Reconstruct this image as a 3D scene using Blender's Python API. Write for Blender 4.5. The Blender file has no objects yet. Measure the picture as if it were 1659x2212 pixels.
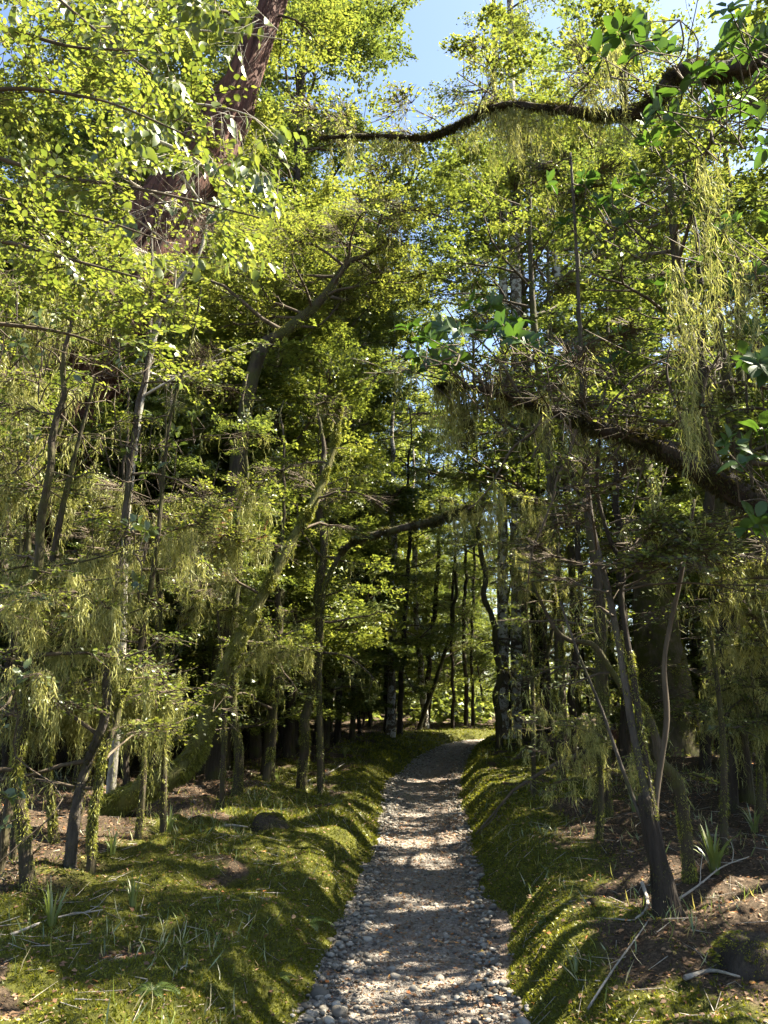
import bpy, math, random
import numpy as np
from mathutils import Vector, Matrix

sc = bpy.context.scene
rad = math.radians

# ------------------------------------------------------------------ camera
PITCH = rad(13.3)
CAM_Z = 1.62
TANV = 0.6656
cam_d = bpy.data.cameras.new('camera')
cam_d.sensor_fit = 'VERTICAL'
cam_d.sensor_height = 36.0
cam_d.lens = 18.0 / TANV
cam_d.clip_start = 0.05
cam_d.clip_end = 1000
cam = bpy.data.objects.new('camera', cam_d)
sc.collection.objects.link(cam)
cam.location = (0, 0, CAM_Z)
cam.rotation_euler = (rad(90) + PITCH, 0, 0)
sc.camera = cam

# ------------------------------------------------------------------ sky, sun, exposure
SUN_AZ = rad(78)      # to the right of the walking direction
SUN_EL = rad(53)
world = bpy.data.worlds.new('World')
sc.world = world
world.use_nodes = True
wn = world.node_tree
bg = wn.nodes['Background']
sky = wn.nodes.new('ShaderNodeTexSky')
sky.sky_type = 'NISHITA'
sky.sun_disc = False
sky.sun_elevation = SUN_EL
sky.sun_rotation = SUN_AZ
sky.air_density = .9
sky.dust_density = 1.0
sky.ozone_density = .6
wn.links.new(sky.outputs[0], bg.inputs[0])
bg.inputs[1].default_value = 0.055
SUN_DIR = np.array([math.sin(SUN_AZ) * math.cos(SUN_EL), math.cos(SUN_AZ) * math.cos(SUN_EL), math.sin(SUN_EL)])
sun_d = bpy.data.lights.new('sun', 'SUN')
sun_d.energy = 5.0
sun_d.angle = rad(0.5)
sun_d.color = (1.0, 0.91, 0.74)
sun = bpy.data.objects.new('sun', sun_d)
sc.collection.objects.link(sun)
sun.location = (20, 10, 30)
sun.rotation_euler = Vector(-SUN_DIR).to_track_quat('-Z', 'Y').to_euler()
sc.view_settings.view_transform = 'Standard'
sc.view_settings.look = 'None'
sc.view_settings.exposure = 2.85
sc.view_settings.gamma = 1.0
sc.view_settings.use_curve_mapping = False
cy = sc.cycles
cy.max_bounces = 4
cy.diffuse_bounces = 3
cy.glossy_bounces = 2
cy.transmission_bounces = 5
cy.transparent_max_bounces = 4
cy.use_adaptive_sampling = True
cy.adaptive_threshold = 0.03
cy.use_denoising = True
cy.debug_use_spatial_splits = True
cy.caustics_reflective = False
cy.caustics_refractive = False

# ------------------------------------------------------------------ helpers: pixels of the photo (1659 x 2212) to rays
FPX = 1106.0 / TANV
cp, sp = math.cos(PITCH), math.sin(PITCH)
def ray(u, v):
    a = (u - 829.5) / FPX
    b = -(v - 1106.0) / FPX
    return np.array([a, cp - b * sp, sp + b * cp])
def P(u, v, Y):
    d = ray(u, v)
    return np.array([0, 0, CAM_Z]) + d * (Y / d[1])
def pxw(w, Y):
    return w * Y / FPX

# ------------------------------------------------------------------ noise
def _hash(ix, iy, iz, seed):
    h = (ix * 374761393 + iy * 668265263 + iz * 2147483647 + seed * 974711) & 0xFFFFFFFF
    h = ((h ^ (h >> 13)) * 1274126177) & 0xFFFFFFFF
    h = h ^ (h >> 16)
    return (h & 0xFFFFFF) / float(0xFFFFFF)
def vnoise(x, y, z=0.0, seed=0):
    x = np.asarray(x, float); y = np.asarray(y, float); z = np.zeros_like(x) + z
    xi = np.floor(x).astype(np.int64); yi = np.floor(y).astype(np.int64); zi = np.floor(z).astype(np.int64)
    fx = x - xi; fy = y - yi; fz = z - zi
    fx = fx * fx * (3 - 2 * fx); fy = fy * fy * (3 - 2 * fy); fz = fz * fz * (3 - 2 * fz)
    r = 0
    for dx in (0, 1):
        for dy in (0, 1):
            for dz in (0, 1):
                w = (fx if dx else 1 - fx) * (fy if dy else 1 - fy) * (fz if dz else 1 - fz)
                r = r + w * _hash(xi + dx, yi + dy, zi + dz, seed)
    return r
def vnoise2(x, y, seed=0):
    x = np.asarray(x, float); y = np.asarray(y, float)
    xi = np.floor(x).astype(np.int64); yi = np.floor(y).astype(np.int64)
    fx = x - xi; fy = y - yi
    fx = fx * fx * (3 - 2 * fx); fy = fy * fy * (3 - 2 * fy)
    z = np.zeros_like(xi)
    return ((1 - fx) * (1 - fy) * _hash(xi, yi, z, seed) + fx * (1 - fy) * _hash(xi + 1, yi, z, seed)
            + (1 - fx) * fy * _hash(xi, yi + 1, z, seed) + fx * fy * _hash(xi + 1, yi + 1, z, seed))
def fbm2(x, y, seed=0, o=4):
    r = 0; a = 0.5; s = 1.0
    for k in range(o):
        r = r + a * (vnoise2(np.asarray(x) * s, np.asarray(y) * s, seed + k) - 0.5)
        a *= 0.5; s *= 2.03
    return r
def sstep(a, b, x):
    t = np.clip((x - a) / (b - a), 0, 1)
    return t * t * (3 - 2 * t)
def nrm(a):
    return a / np.maximum(np.linalg.norm(a, axis=-1, keepdims=True), 1e-9)

# ------------------------------------------------------------------ mesh building
C = sc.collection
def add_mesh(name, V, F, mat, parent=None, origin=None, smooth=True, attrs=None):
    """V (n,3) array, F a list of (m,k) int arrays."""
    V = np.asarray(V, float)
    if origin is not None:
        V = V - np.asarray(origin)
    me = bpy.data.meshes.new(name)
    F = [f for f in F if len(f)]
    nl = sum(f.size for f in F); nf = sum(len(f) for f in F)
    me.vertices.add(len(V)); me.loops.add(nl); me.polygons.add(nf)
    me.vertices.foreach_set('co', V.astype(np.float32).ravel())
    me.loops.foreach_set('vertex_index', np.concatenate([f.ravel() for f in F]).astype(np.int32))
    starts = []; k = 0
    for f in F:
        starts.append(k + np.arange(len(f)) * f.shape[1]); k += f.size
    me.polygons.foreach_set('loop_start', np.concatenate(starts).astype(np.int32))
    if smooth:
        me.polygons.foreach_set('use_smooth', np.ones(nf, bool))
    me.update(calc_edges=True)
    if attrs:
        for an, av in attrs.items():
            at = me.attributes.new(an, 'FLOAT', 'POINT')
            at.data.foreach_set('value', np.asarray(av, np.float32))
    me.materials.append(mat)
    o = bpy.data.objects.new(name, me)
    C.objects.link(o)
    if parent is not None:
        o.parent = parent
    return o
class Acc:
    def __init__(s):
        s.V = []; s.F = {}; s.n = 0
    def add(s, V, *Fs):
        s.V.append(V)
        for F in Fs:
            if len(F):
                s.F.setdefault(F.shape[1], []).append(F + s.n)
        s.n += len(V)
    def build(s, name, mat, parent=None, origin=None, smooth=True):
        if not s.n:
            return None
        return add_mesh(name, np.concatenate(s.V), [np.concatenate(f) for f in s.F.values()], mat, parent, origin, smooth)
def root(name, label, cat, loc, group=None):
    o = bpy.data.objects.new(name, None)
    C.objects.link(o)
    o.empty_display_size = 0.2
    o.location = [float(q) for q in loc]
    o['label'] = label; o['category'] = cat
    if group: o['group'] = group
    return o

def spline(pts, n):
    """Catmull-Rom through pts (rows of any width), n samples."""
    pts = np.asarray(pts, float)
    if len(pts) == 2:
        t = np.linspace(0, 1, n)[:, None]
        return pts[0] * (1 - t) + pts[1] * t
    p = np.vstack([2 * pts[0] - pts[1], pts, 2 * pts[-1] - pts[-2]])
    t = np.linspace(0, len(pts) - 1 - 1e-6, n)
    i = t.astype(int); f = (t - i)[:, None]
    a, b, c, d = p[i], p[i + 1], p[i + 2], p[i + 3]
    return 0.5 * (2 * b + (c - a) * f + (2 * a - 5 * b + 4 * c - d) * f ** 2 + (3 * b - a - 3 * c + d) * f ** 3)

def tube(pts, r, sides=6, rough=0.0, seed=0, flute=0.0, cap=True, freq=9.0):
    pts = np.asarray(pts, float); n = len(pts)
    r = np.broadcast_to(np.asarray(r, float), (n,))
    T = np.gradient(pts, axis=0); T = nrm(T)
    ref = np.array([0.31, 0.17, 0.93]) if abs(T[0, 2]) < 0.8 else np.array([0.93, 0.21, 0.05])
    A = nrm(np.cross(T, ref)); B = np.cross(T, A)
    th = np.linspace(0, 2 * np.pi, sides, endpoint=False)
    R = np.repeat(r[:, None], sides, 1)
    if rough or flute:
        s = np.concatenate([[0], np.cumsum(np.linalg.norm(np.diff(pts, axis=0), axis=1))])
        ss = np.repeat(s[:, None], sides, 1); tt = np.repeat(th[None], n, 0)
        if rough:
            R = R * (1 + rough * 2 * (vnoise(np.cos(tt) * 1.7 + 7, np.sin(tt) * 1.7 + 3, ss * freq / 3 + seed * 3.7, seed) - 0.5)
                     + rough * (vnoise(np.cos(tt) * 4 + 7, np.sin(tt) * 4 + 3, ss * freq + seed, seed + 5) - 0.5))
        if flute:
            R = R * (1 + flute * (vnoise(np.cos(tt) * 5 + 9, np.sin(tt) * 5 + 5, ss * 0.7, seed + 9) - 0.5)
                     + flute * 0.7 * (vnoise(np.cos(tt) * 14 + 9, np.sin(tt) * 14 + 5, ss * 1.6, seed + 11) - 0.5))
    V = pts[:, None] + R[..., None] * (np.cos(th)[None, :, None] * A[:, None] + np.sin(th)[None, :, None] * B[:, None])
    i = np.arange(n - 1)[:, None] * sides; j = np.arange(sides)[None]; k = (j + 1) % sides
    F = np.stack([i + j, i + k, i + sides + k, i + sides + j], -1).reshape(-1, 4)
    V = V.reshape(-1, 3)
    if cap:
        V = np.vstack([V, pts[-1] + T[-1] * r[-1] * 0.6])
        c = len(V) - 1; b = (n - 1) * sides
        tri = np.stack([b + np.arange(sides), b + (np.arange(sides) + 1) % sides, np.full(sides, c)], -1)
        return V, F, tri
    return V, F

# leaf templates: (along, across, up)
T_RHOMB = (np.array([(0, 0, 0), (.42, .5, .07), (1, 0, -.06), (.42, -.5, .07)]), [np.array([[0, 1, 2, 3]])])
T_OVAL = (np.array([(0, 0, 0), (.22, .40, .07), (.66, .43, .05), (1, 0, -.10), (.66, -.43, .05), (.22, -.40, .07)]),
          [np.array([[0, 3, 2, 1], [0, 5, 4, 3]])])
T_TRI = (np.array([(0, -.5, 0), (.1, .5, .05), (1, 0, -.05)]), [np.array([[0, 1, 2]])])
T_LEAF3 = (np.array([(0, .12, 0), (.55, -.62, .08), (1, .5, -.04)]), [np.array([[0, 1, 2]])])
T_TUFT = (np.array([(0, -.5, 0), (0, .5, 0), (1, 0, 0.15)]), [np.array([[0, 1, 2]])])
_hw = [(0, .02), (.12, .2), (.32, .42), (.55, .5), (.78, .36), (.92, .16), (1, 0)]
def big_leaf_template(curl, fold):
    mid = [(l, 0, -curl * l * l) for l, w in _hw]
    lf = [(l, w, -curl * l * l + fold * w) for l, w in _hw[1:-1]]
    rt = [(l, -w, -curl * l * l + fold * w) for l, w in _hw[1:-1]]
    V = np.array(mid + lf + rt); q = []; t = []
    n = len(mid)
    for side, off in ((0, n), (1, n + 5)):
        for k in range(4):
            f = [1 + k, 2 + k, off + k + 1, off + k]
            q.append(f[::-1] if side == 0 else f)
        a = [0, 1, off]; b = [5, 6, off + 4]
        t.append(a[::-1] if side == 0 else a); t.append(b[::-1] if side == 0 else b)
    return V, [np.array(q), np.array(t)]
T_BIG = big_leaf_template(.22, .18)

def leaves(c, ax, nn, L, W, tmpl=T_RHOMB):
    c = np.asarray(c, float); n = len(c)
    ax = nrm(ax); b = nrm(np.cross(nn, ax)); nn = np.cross(ax, b)
    L = np.broadcast_to(np.asarray(L, float), (n,)); W = np.broadcast_to(np.asarray(W, float), (n,))
    tv, tf = tmpl
    V = (c[:, None] + ax[:, None] * (tv[None, :, 0:1] * L[:, None, None]) + b[:, None] * (tv[None, :, 1:2] * W[:, None, None])
         + nn[:, None] * (tv[None, :, 2:3] * L[:, None, None]))
    m = len(tv)
    Fs = [(f[None] + (np.arange(n) * m)[:, None, None]).reshape(-1, f.shape[1]) for f in tf]
    return (V.reshape(-1, 3), *Fs)

# spots to be sunlit, leaves on their way to the sun are left out: (point, radius)
SUNHOLES = []
def keep_lit(c):
    k = np.ones(len(c), bool)
    for p, r in SUNHOLES:
        d = c - p
        t = d @ SUN_DIR
        q = np.linalg.norm(d - t[:, None] * SUN_DIR, axis=1)
        k &= ~((t > 0.25) & (q < r))
    return k

# foliage thinned inside camera-view boxes to show what stands behind: (u0, v0, u1, v1, nearest depth kept clear to, share of leaves left)
VIEWGAPS = [(285, 360, 465, 550, 11.4, .07), (455, 60, 590, 330, 11.4, .2), (90, 730, 265, 1020, 11.4, .14), (1365, 1215, 1515, 1610, 15.0, .16), (925, 1215, 1095, 1570, 24, .35), (390, 1380, 560, 1640, 7.6, .35), (180, 1640, 440, 1780, 7.6, .3), (590, 1000, 740, 1250, 7.9, .25), (520, 1240, 640, 1400, 7.9, .2), (455, 1390, 560, 1540, 7.9, .2), (420, 1500, 500, 1660, 7.9, .2), (1120, 850, 1320, 950, 4.6, .3), (1300, 900, 1480, 1000, 4.6, .3), (1460, 970, 1659, 1120, 4.6, .35), (690, 250, 1000, 305, 5.4, .35), (1000, 215, 1300, 275, 5.4, .4)]
def keep_open(rng, c):
    q = c - np.array([0, 0, CAM_Z]); dep = np.maximum(q[:, 1] * cp + q[:, 2] * sp, .05)
    u = 829.5 + FPX * q[:, 0] / dep; v = 1106 - FPX * (-q[:, 1] * sp + q[:, 2] * cp) / dep
    k = np.ones(len(c), bool); r = rng.random(len(c))
    for u0, v0, u1, v1, Ym, s in VIEWGAPS:
        k &= ~((u > u0) & (u < u1) & (v > v0) & (v < v1) & (c[:, 1] < Ym) & (r > s))
    return k
def spray_leaves(acc, rng, c, fwd, up, R, K, L, W, tmpl=T_RHOMB, flat=0.07, droop=0.15, twigs=None, tilt=0.5, nt=7, filt=True):
    """flat fans of leaves. c, fwd, up: (S,3). R: spray radius (S,)."""
    S = len(c)
    if S == 0: return
    fwd = nrm(fwd); side = nrm(np.cross(up, fwd)); up = np.cross(fwd, side)
    R = np.broadcast_to(np.asarray(R, float), (S,))
    ang = np.linspace(-1.15, 1.15, nt)
    base_ang = ang[None] + rng.normal(0, .12, (S, nt))
    pick = rng.integers(0, nt, (S, K))
    th = np.take_along_axis(base_ang, pick, 1) + rng.normal(0, .06, (S, K))
    r = 0.08 + 0.92 * rng.random((S, K)) ** 0.7
    r *= (1 - 0.25 * np.abs(th) / 1.15)
    ct, st = np.cos(th), np.sin(th)
    d = ct[..., None] * fwd[:, None] + st[..., None] * side[:, None]
    pos = (c[:, None] + d * (r * R[:, None])[..., None]
           + up[:, None] * ((-droop * r ** 2 + rng.normal(0, flat, (S, K))) * R[:, None])[..., None])
    sg = rng.choice([-1, 1], (S, K)) * rng.uniform(.4, 1.1, (S, K))
    ca, sa = np.cos(sg), np.sin(sg)
    perp = -st[..., None] * fwd[:, None] + ct[..., None] * side[:, None]
    ax = ca[..., None] * d + sa[..., None] * perp + rng.normal(0, .25, (S, K, 3))
    nn = up[:, None] + rng.normal(0, tilt, (S, K, 3))
    pos = pos.reshape(-1, 3); ax = ax.reshape(-1, 3); nn = nn.reshape(-1, 3)
    if filt and SUNHOLES:
        k = keep_lit(pos) & keep_open(rng, pos); pos, ax, nn = pos[k], ax[k], nn[k]
    n = len(pos); s = rng.uniform(.65, 1.3, n)
    acc.add(*leaves(pos, ax, nn, L * s, W * s, tmpl))
    if twigs is not None:
        e = c[:, None] + R[:, None, None] * .9 * (np.cos(base_ang)[..., None] * fwd[:, None] + np.sin(base_ang)[..., None] * side[:, None]) - up[:, None] * (droop * .8 * R[:, None])[..., None]
        a0 = np.repeat(c[:, None], nt, 1).reshape(-1, 3); e = e.reshape(-1, 3)
        k = keep_open(rng, e); add_sticks(twigs, a0[k], e[k], .0035, .0015)

def add_sticks(acc, a, b, r0, r1):
    """many straight three-sided twigs at once"""
    n = len(a)
    if n == 0: return
    t = nrm(b - a)
    ref = np.where(np.abs(t[:, 2:3]) < .8, np.array([[0, 0, 1.]]), np.array([[1., 0, 0]]))
    A = nrm(np.cross(t, ref)); B = np.cross(t, A)
    th = np.array([0, 2.094, 4.189])
    off = np.cos(th)[None, :, None] * A[:, None] + np.sin(th)[None, :, None] * B[:, None]
    r0 = np.broadcast_to(r0, (n,))[:, None, None]; r1 = np.broadcast_to(r1, (n,))[:, None, None]
    V = np.concatenate([a[:, None] + off * r0, b[:, None] + off * r1], 1).reshape(-1, 3)
    f = np.array([[0, 1, 4, 3], [1, 2, 5, 4], [2, 0, 3, 5]])
    acc.add(V, (f[None] + (np.arange(n) * 6)[:, None, None]).reshape(-1, 4))

def strands(acc, rng, p, length, seg=.034, width=.013, wig=.28, tmpl=T_TRI):
    """hanging threads of lichen: chains of small lobes from the points p"""
    p = np.asarray(p, float); n = len(p)
    if n == 0: return
    length = np.broadcast_to(np.asarray(length, float), (n,))
    k = keep_open(rng, p) & (keep_lit(p - np.array([0, 0, .1])) | (p[:, 0] < .8) | (p[:, 2] > 3.2)); p = p[k]; length = length[k]; n = len(p)
    if n == 0: return
    width = width * .55
    m = int(np.ceil(length.max() / seg))
    k = np.arange(m)
    live = (k[None] * seg) < length[:, None]
    step = np.zeros((n, m, 3)); step[..., 2] = -seg * rng.uniform(.75, 1.1, (n, m))
    step[..., :2] = rng.normal(0, seg * .22, (n, m, 2))
    pos = p[:, None] + np.cumsum(step, 1) - step
    ax = step / seg + rng.normal(0, wig, (n, m, 3))
    pos = pos[live]; ax = ax[live]
    thin = np.broadcast_to(1 - .55 * (k[None] * seg) / np.maximum(length[:, None], 1e-3), (n, m))[live]
    s = rng.uniform(.7, 1.4, len(pos))
    acc.add(*leaves(pos, ax, rng.normal(0, 1, (len(pos), 3)), seg * 2.0 * s, width * s * thin, tmpl))

def fuzz(acc, rng, pts, r, n, L=.035, W=.016, down=.8, out=1.0):
    n = int(n * 3.4); L = L * .55; W = W * .42
    """moss sticking out of a stem: small lobes rooted on its surface"""
    pts = np.asarray(pts); m = len(pts)
    t = rng.random(n) * (m - 1); i = np.minimum(t.astype(int), m - 2); f = (t - i)[:, None]
    c = pts[i] * (1 - f) + pts[i + 1] * f
    rr = (r[i] * (1 - f[:, 0]) + r[i + 1] * f[:, 0])
    T = nrm(pts[i + 1] - pts[i])
    d = rng.normal(0, 1, (n, 3)); d = nrm(d - (d * T).sum(1, keepdims=True) * T)
    c = c + d * (rr * .97)[:, None]
    sd = int(rng.integers(1e4))
    pat = vnoise(c[:, 0] * 7, c[:, 1] * 7, c[:, 2] * 5, sd) + .5 * vnoise(c[:, 0] * 22, c[:, 1] * 22, c[:, 2] * 16, sd + 1)
    k = pat + rng.normal(0, .08, n) > .66
    c, d, pat = c[k], d[k], pat[k]; n = len(c)
    if n == 0: return
    s = rng.uniform(.6, 1.5, n) * (.5 + 1.1 * np.clip(pat - .5, 0, 1))
    ax = d * out + np.array([0, 0, -down]) + rng.normal(0, .3, (n, 3))
    acc.add(*leaves(c, ax, rng.normal(0, 1, (n, 3)), L * s, W * s, T_TRI))

def grow(rng, start, d, L, n=7, wander=.22, droop=0.0, lift=0.0):
    pts = [np.asarray(start, float)]; d = nrm(np.asarray(d, float)); st = L / (n - 1)
    for k in range(n - 1):
        pts.append(pts[-1] + d * st)
        d = nrm(d + rng.normal(0, wander, 3) + np.array([0, 0, lift - droop * (k / n)]))
    return np.array(pts)

def along(pts, t):
    x = t * (len(pts) - 1); i = min(int(x), len(pts) - 2); f = x - i
    return pts[i] * (1 - f) + pts[i + 1] * f, nrm(pts[i + 1] - pts[i])

# ------------------------------------------------------------------ materials
def nt_new(name):
    m = bpy.data.materials.new(name); m.use_nodes = True
    t = m.node_tree
    for n in list(t.nodes): t.nodes.remove(n)
    return m, t
def N(t, typ, **kw):
    n = t.nodes.new(typ)
    for k, v in kw.items(): setattr(n, k, v)
    return n
def ramp(t, fac, stops):
    r = N(t, 'ShaderNodeValToRGB')
    e = r.color_ramp.elements
    while len(e) > 1: e.remove(e[-1])
    e[0].position = stops[0][0]; e[0].color = (*stops[0][1], 1)
    for p, c in stops[1:]:
        q = e.new(p); q.color = (*c, 1)
    t.links.new(fac, r.inputs[0])
    return r.outputs[0]
def mixc(t, fac, a, b, mode='MIX'):
    m = N(t, 'ShaderNodeMix', data_type='RGBA', blend_type=mode)
    for sock, val in ((m.inputs[0], fac), (m.inputs[6], a), (m.inputs[7], b)):
        if isinstance(val, (int, float)): sock.default_value = val
        elif isinstance(val, tuple): sock.default_value = (*val, 1)
        else: t.links.new(val, sock)
    return m.outputs[2]
def noise(t, vec, scale, detail=4, rough=.6):
    n = N(t, 'ShaderNodeTexNoise')
    n.inputs['Scale'].default_value = scale; n.inputs['Detail'].default_value = detail; n.inputs['Roughness'].default_value = rough
    if vec is not None: t.links.new(vec, n.inputs['Vector'])
    return n.outputs['Fac']

def leaf_mat(name, stops, trans=.5, tcol=1.6, gloss=.06, rough=.4, tb=.55, tr_=1.02):
    m, t = nt_new(name)
    g = N(t, 'ShaderNodeNewGeometry')
    oi = N(t, 'ShaderNodeObjectInfo')
    a = N(t, 'ShaderNodeMath', operation='ADD'); t.links.new(g.outputs['Random Per Island'], a.inputs[0])
    s = N(t, 'ShaderNodeMath', operation='MULTIPLY_ADD'); t.links.new(oi.outputs['Random'], s.inputs[0]); s.inputs[1].default_value = .5; s.inputs[2].default_value = -.25
    t.links.new(s.outputs[0], a.inputs[1])
    col = ramp(t, a.outputs[0], stops)
    d = N(t, 'ShaderNodeBsdfDiffuse'); t.links.new(col, d.inputs[0])
    tr = N(t, 'ShaderNodeBsdfTranslucent')
    tc = mixc(t, 1.0, col, (tcol * tr_, tcol, tcol * tb), 'MULTIPLY'); t.links.new(tc, tr.inputs[0])
    mx = N(t, 'ShaderNodeMixShader'); mx.inputs[0].default_value = trans
    t.links.new(d.outputs[0], mx.inputs[1]); t.links.new(tr.outputs[0], mx.inputs[2])
    gl = N(t, 'ShaderNodeBsdfGlossy'); gl.inputs['Roughness'].default_value = rough; gl.inputs['Color'].default_value = (.9, .95, .9, 1)
    m2 = N(t, 'ShaderNodeMixShader'); m2.inputs[0].default_value = gloss
    t.links.new(mx.outputs[0], m2.inputs[1]); t.links.new(gl.outputs[0], m2.inputs[2])
    o = N(t, 'ShaderNodeOutputMaterial'); t.links.new(m2.outputs[0], o.inputs[0])
    return m

def bark_mat(name, c0, c1, moss=.0, mosscol=(.09, .10, .02), pale=0.0, stretch=.12, scale=9, bump=.5, rough=.9):
    m, t = nt_new(name)
    tc = N(t, 'ShaderNodeTexCoord')
    mp = N(t, 'ShaderNodeMapping'); mp.inputs['Scale'].default_value = (1, 1, stretch)
    t.links.new(tc.outputs['Object'], mp.inputs[0])
    oi = N(t, 'ShaderNodeObjectInfo')
    t.links.new(oi.outputs['Location'], mp.inputs['Location'])
    n1 = noise(t, mp.outputs[0], scale, 6, .65)
    n2 = noise(t, mp.outputs[0], scale * 5, 3, .6)
    col = ramp(t, n1, [(.32, c0), (.68, c1)])
    col = mixc(t, .35, col, ramp(t, n2, [(.3, (.35, .35, .35)), (.7, (1.3, 1.3, 1.3))]), 'MULTIPLY')
    if pale > 0:
        n3 = noise(t, tc.outputs['Object'], 5, 5, .7)
        col = mixc(t, ramp(t, n3, [(.62 - pale * .25, (0, 0, 0)), (.66 - pale * .25, (1, 1, 1))]), col, (.42, .40, .34))
    if moss > 0:
        n4 = noise(t, tc.outputs['Object'], 3.1, 6, .7)
        col = mixc(t, ramp(t, n4, [(.62 - moss * .35, (0, 0, 0)), (.75 - moss * .35, (1, 1, 1))]), col, mosscol)
    b = N(t, 'ShaderNodeBump'); b.inputs['Strength'].default_value = bump; b.inputs['Distance'].default_value = .03
    ad = N(t, 'ShaderNodeMath', operation='ADD'); t.links.new(n1, ad.inputs[0]); t.links.new(n2, ad.inputs[1])
    t.links.new(ad.outputs[0], b.inputs['Height'])
    p = N(t, 'ShaderNodeBsdfPrincipled'); p.inputs['Roughness'].default_value = rough; p.inputs['Specular IOR Level'].default_value = .25
    t.links.new(col, p.inputs['Base Color']); t.links.new(b.outputs[0], p.inputs['Normal'])
    o = N(t, 'ShaderNodeOutputMaterial'); t.links.new(p.outputs[0], o.inputs[0])
    return m

def flat_mat(name, stops, rough=.7, trans=0.0):
    """colour by piece, plain rough surface"""
    m, t = nt_new(name)
    g = N(t, 'ShaderNodeNewGeometry'); oi = N(t, 'ShaderNodeObjectInfo')
    a = N(t, 'ShaderNodeMath', operation='ADD'); t.links.new(g.outputs['Random Per Island'], a.inputs[0]); t.links.new(oi.outputs['Random'], a.inputs[1])
    fr = N(t, 'ShaderNodeMath', operation='FRACT'); t.links.new(a.outputs[0], fr.inputs[0])
    col = ramp(t, fr.outputs[0], stops)
    tc = N(t, 'ShaderNodeTexCoord')
    n = noise(t, tc.outputs['Object'], 35, 4, .6)
    col = mixc(t, .5, col, ramp(t, n, [(.3, (.5, .5, .5)), (.7, (1.35, 1.35, 1.35))]), 'MULTIPLY')
    p = N(t, 'ShaderNodeBsdfPrincipled'); p.inputs['Roughness'].default_value = rough; p.inputs['Specular IOR Level'].default_value = .3
    t.links.new(col, p.inputs['Base Color'])
    out = p.outputs[0]
    if trans:
        tr = N(t, 'ShaderNodeBsdfTranslucent'); t.links.new(col, tr.inputs[0])
        mx = N(t, 'ShaderNodeMixShader'); mx.inputs[0].default_value = trans
        t.links.new(out, mx.inputs[1]); t.links.new(tr.outputs[0], mx.inputs[2]); out = mx.outputs[0]
    o = N(t, 'ShaderNodeOutputMaterial'); t.links.new(out, o.inputs[0])
    return m

M = {}
M['leaf_lit'] = leaf_mat('beech_leaf', [(0, (.055, .075, .018)), (.5, (.12, .15, .030)), (1, (.185, .20, .045))], .46, 1.6, .05, .4, .6)
M['leaf_mid'] = leaf_mat('broadleaf_leaf', [(0, (.038, .06, .016)), (.5, (.085, .115, .026)), (1, (.14, .165, .038))], .46, 1.6, .06, .4, .6)
M['leaf_far'] = leaf_mat('far_leaf', [(0, (.045, .065, .018)), (.5, (.10, .13, .030)), (1, (.165, .185, .045))], .46, 1.6, .05, .4, .6)
M['leaf_dark'] = leaf_mat('pepper_leaf', [(0, (.03, .065, .012)), (.6, (.05, .095, .016)), (1, (.075, .12, .02))], .4, 1.7, .035, .45)
M['leaf_near'] = leaf_mat('near_leaf', [(0, (.07, .10, .02)), (.6, (.12, .15, .028)), (1, (.18, .20, .042))], .47, 1.5, .06, .4, .6)
M['leaf_red'] = leaf_mat('red_leaf', [(0, (.20, .07, .05)), (1, (.30, .13, .09))], .4, 1.2)
M['lichen'] = leaf_mat('lichen', [(0, (.14, .15, .045)), (.5, (.26, .265, .085)), (1, (.42, .40, .15))], .4, 1.3, .02, .5, .7, 1.0)
M['moss_stem'] = leaf_mat('stem_moss', [(0, (.10, .11, .018)), (.5, (.19, .20, .035)), (1, (.30, .30, .065))], .35, 1.4, .02)
M['moss_dark'] = leaf_mat('dark_stem_moss', [(0, (.035, .035, .012)), (.6, (.06, .055, .018)), (1, (.11, .10, .03))], .3, 1.3, .02)
M['moss_floor'] = leaf_mat('floor_moss', [(0, (.065, .075, .008)), (.5, (.12, .13, .012)), (.95, (.18, .18, .018)), (1, (.24, .22, .04))], .35, 1.4, .02)
M['grass'] = leaf_mat('grass_blade', [(0, (.08, .12, .03)), (.7, (.16, .20, .05)), (1, (.35, .29, .14))], .4, 1.4, .08)
M['fern'] = leaf_mat('fern_leaf', [(0, (.04, .07, .015)), (1, (.085, .12, .022))], .4, 1.5, .05)
M['bark_dark'] = bark_mat('dark_bark', (.016, .012, .009), (.065, .050, .036), moss=.25, mosscol=(.035, .035, .012), bump=.9)
M['bark_mossy'] = bark_mat('mossy_bark', (.022, .017, .011), (.085, .066, .043), moss=.5, mosscol=(.055, .055, .016), bump=.9)
M['bark_moss'] = bark_mat('moss_covered_bark', (.05, .045, .018), (.13, .125, .035), moss=.6, mosscol=(.12, .12, .03), bump=1.0, scale=16)
M['bark_pale'] = bark_mat('pale_bark', (.13, .12, .095), (.34, .32, .27), moss=.2, mosscol=(.13, .14, .05), stretch=.5)
M['bark_white'] = bark_mat('lichened_bark', (.05, .04, .028), (.16, .12, .08), moss=.15, pale=.55, stretch=.4)
M['bark_red'] = bark_mat('red_bark', (.022, .012, .009), (.17, .078, .052), moss=.08, mosscol=(.05, .04, .02), stretch=.045, scale=13, bump=1.0)
M['bark_big'] = bark_mat('grey_mossy_bark', (.045, .036, .024), (.14, .115, .075), moss=.5, mosscol=(.06, .062, .016), stretch=.5, scale=4)
M['bark_grey'] = bark_mat('grey_bark', (.028, .023, .018), (.11, .093, .074), moss=.3, mosscol=(.05, .05, .018), stretch=.3, bump=.8)
M['twig'] = bark_mat('twig_bark', (.045, .034, .022), (.12, .095, .065), bump=.1)
M['twig_pale'] = bark_mat('pale_twig', (.26, .23, .18), (.48, .45, .38), bump=.1)
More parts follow.
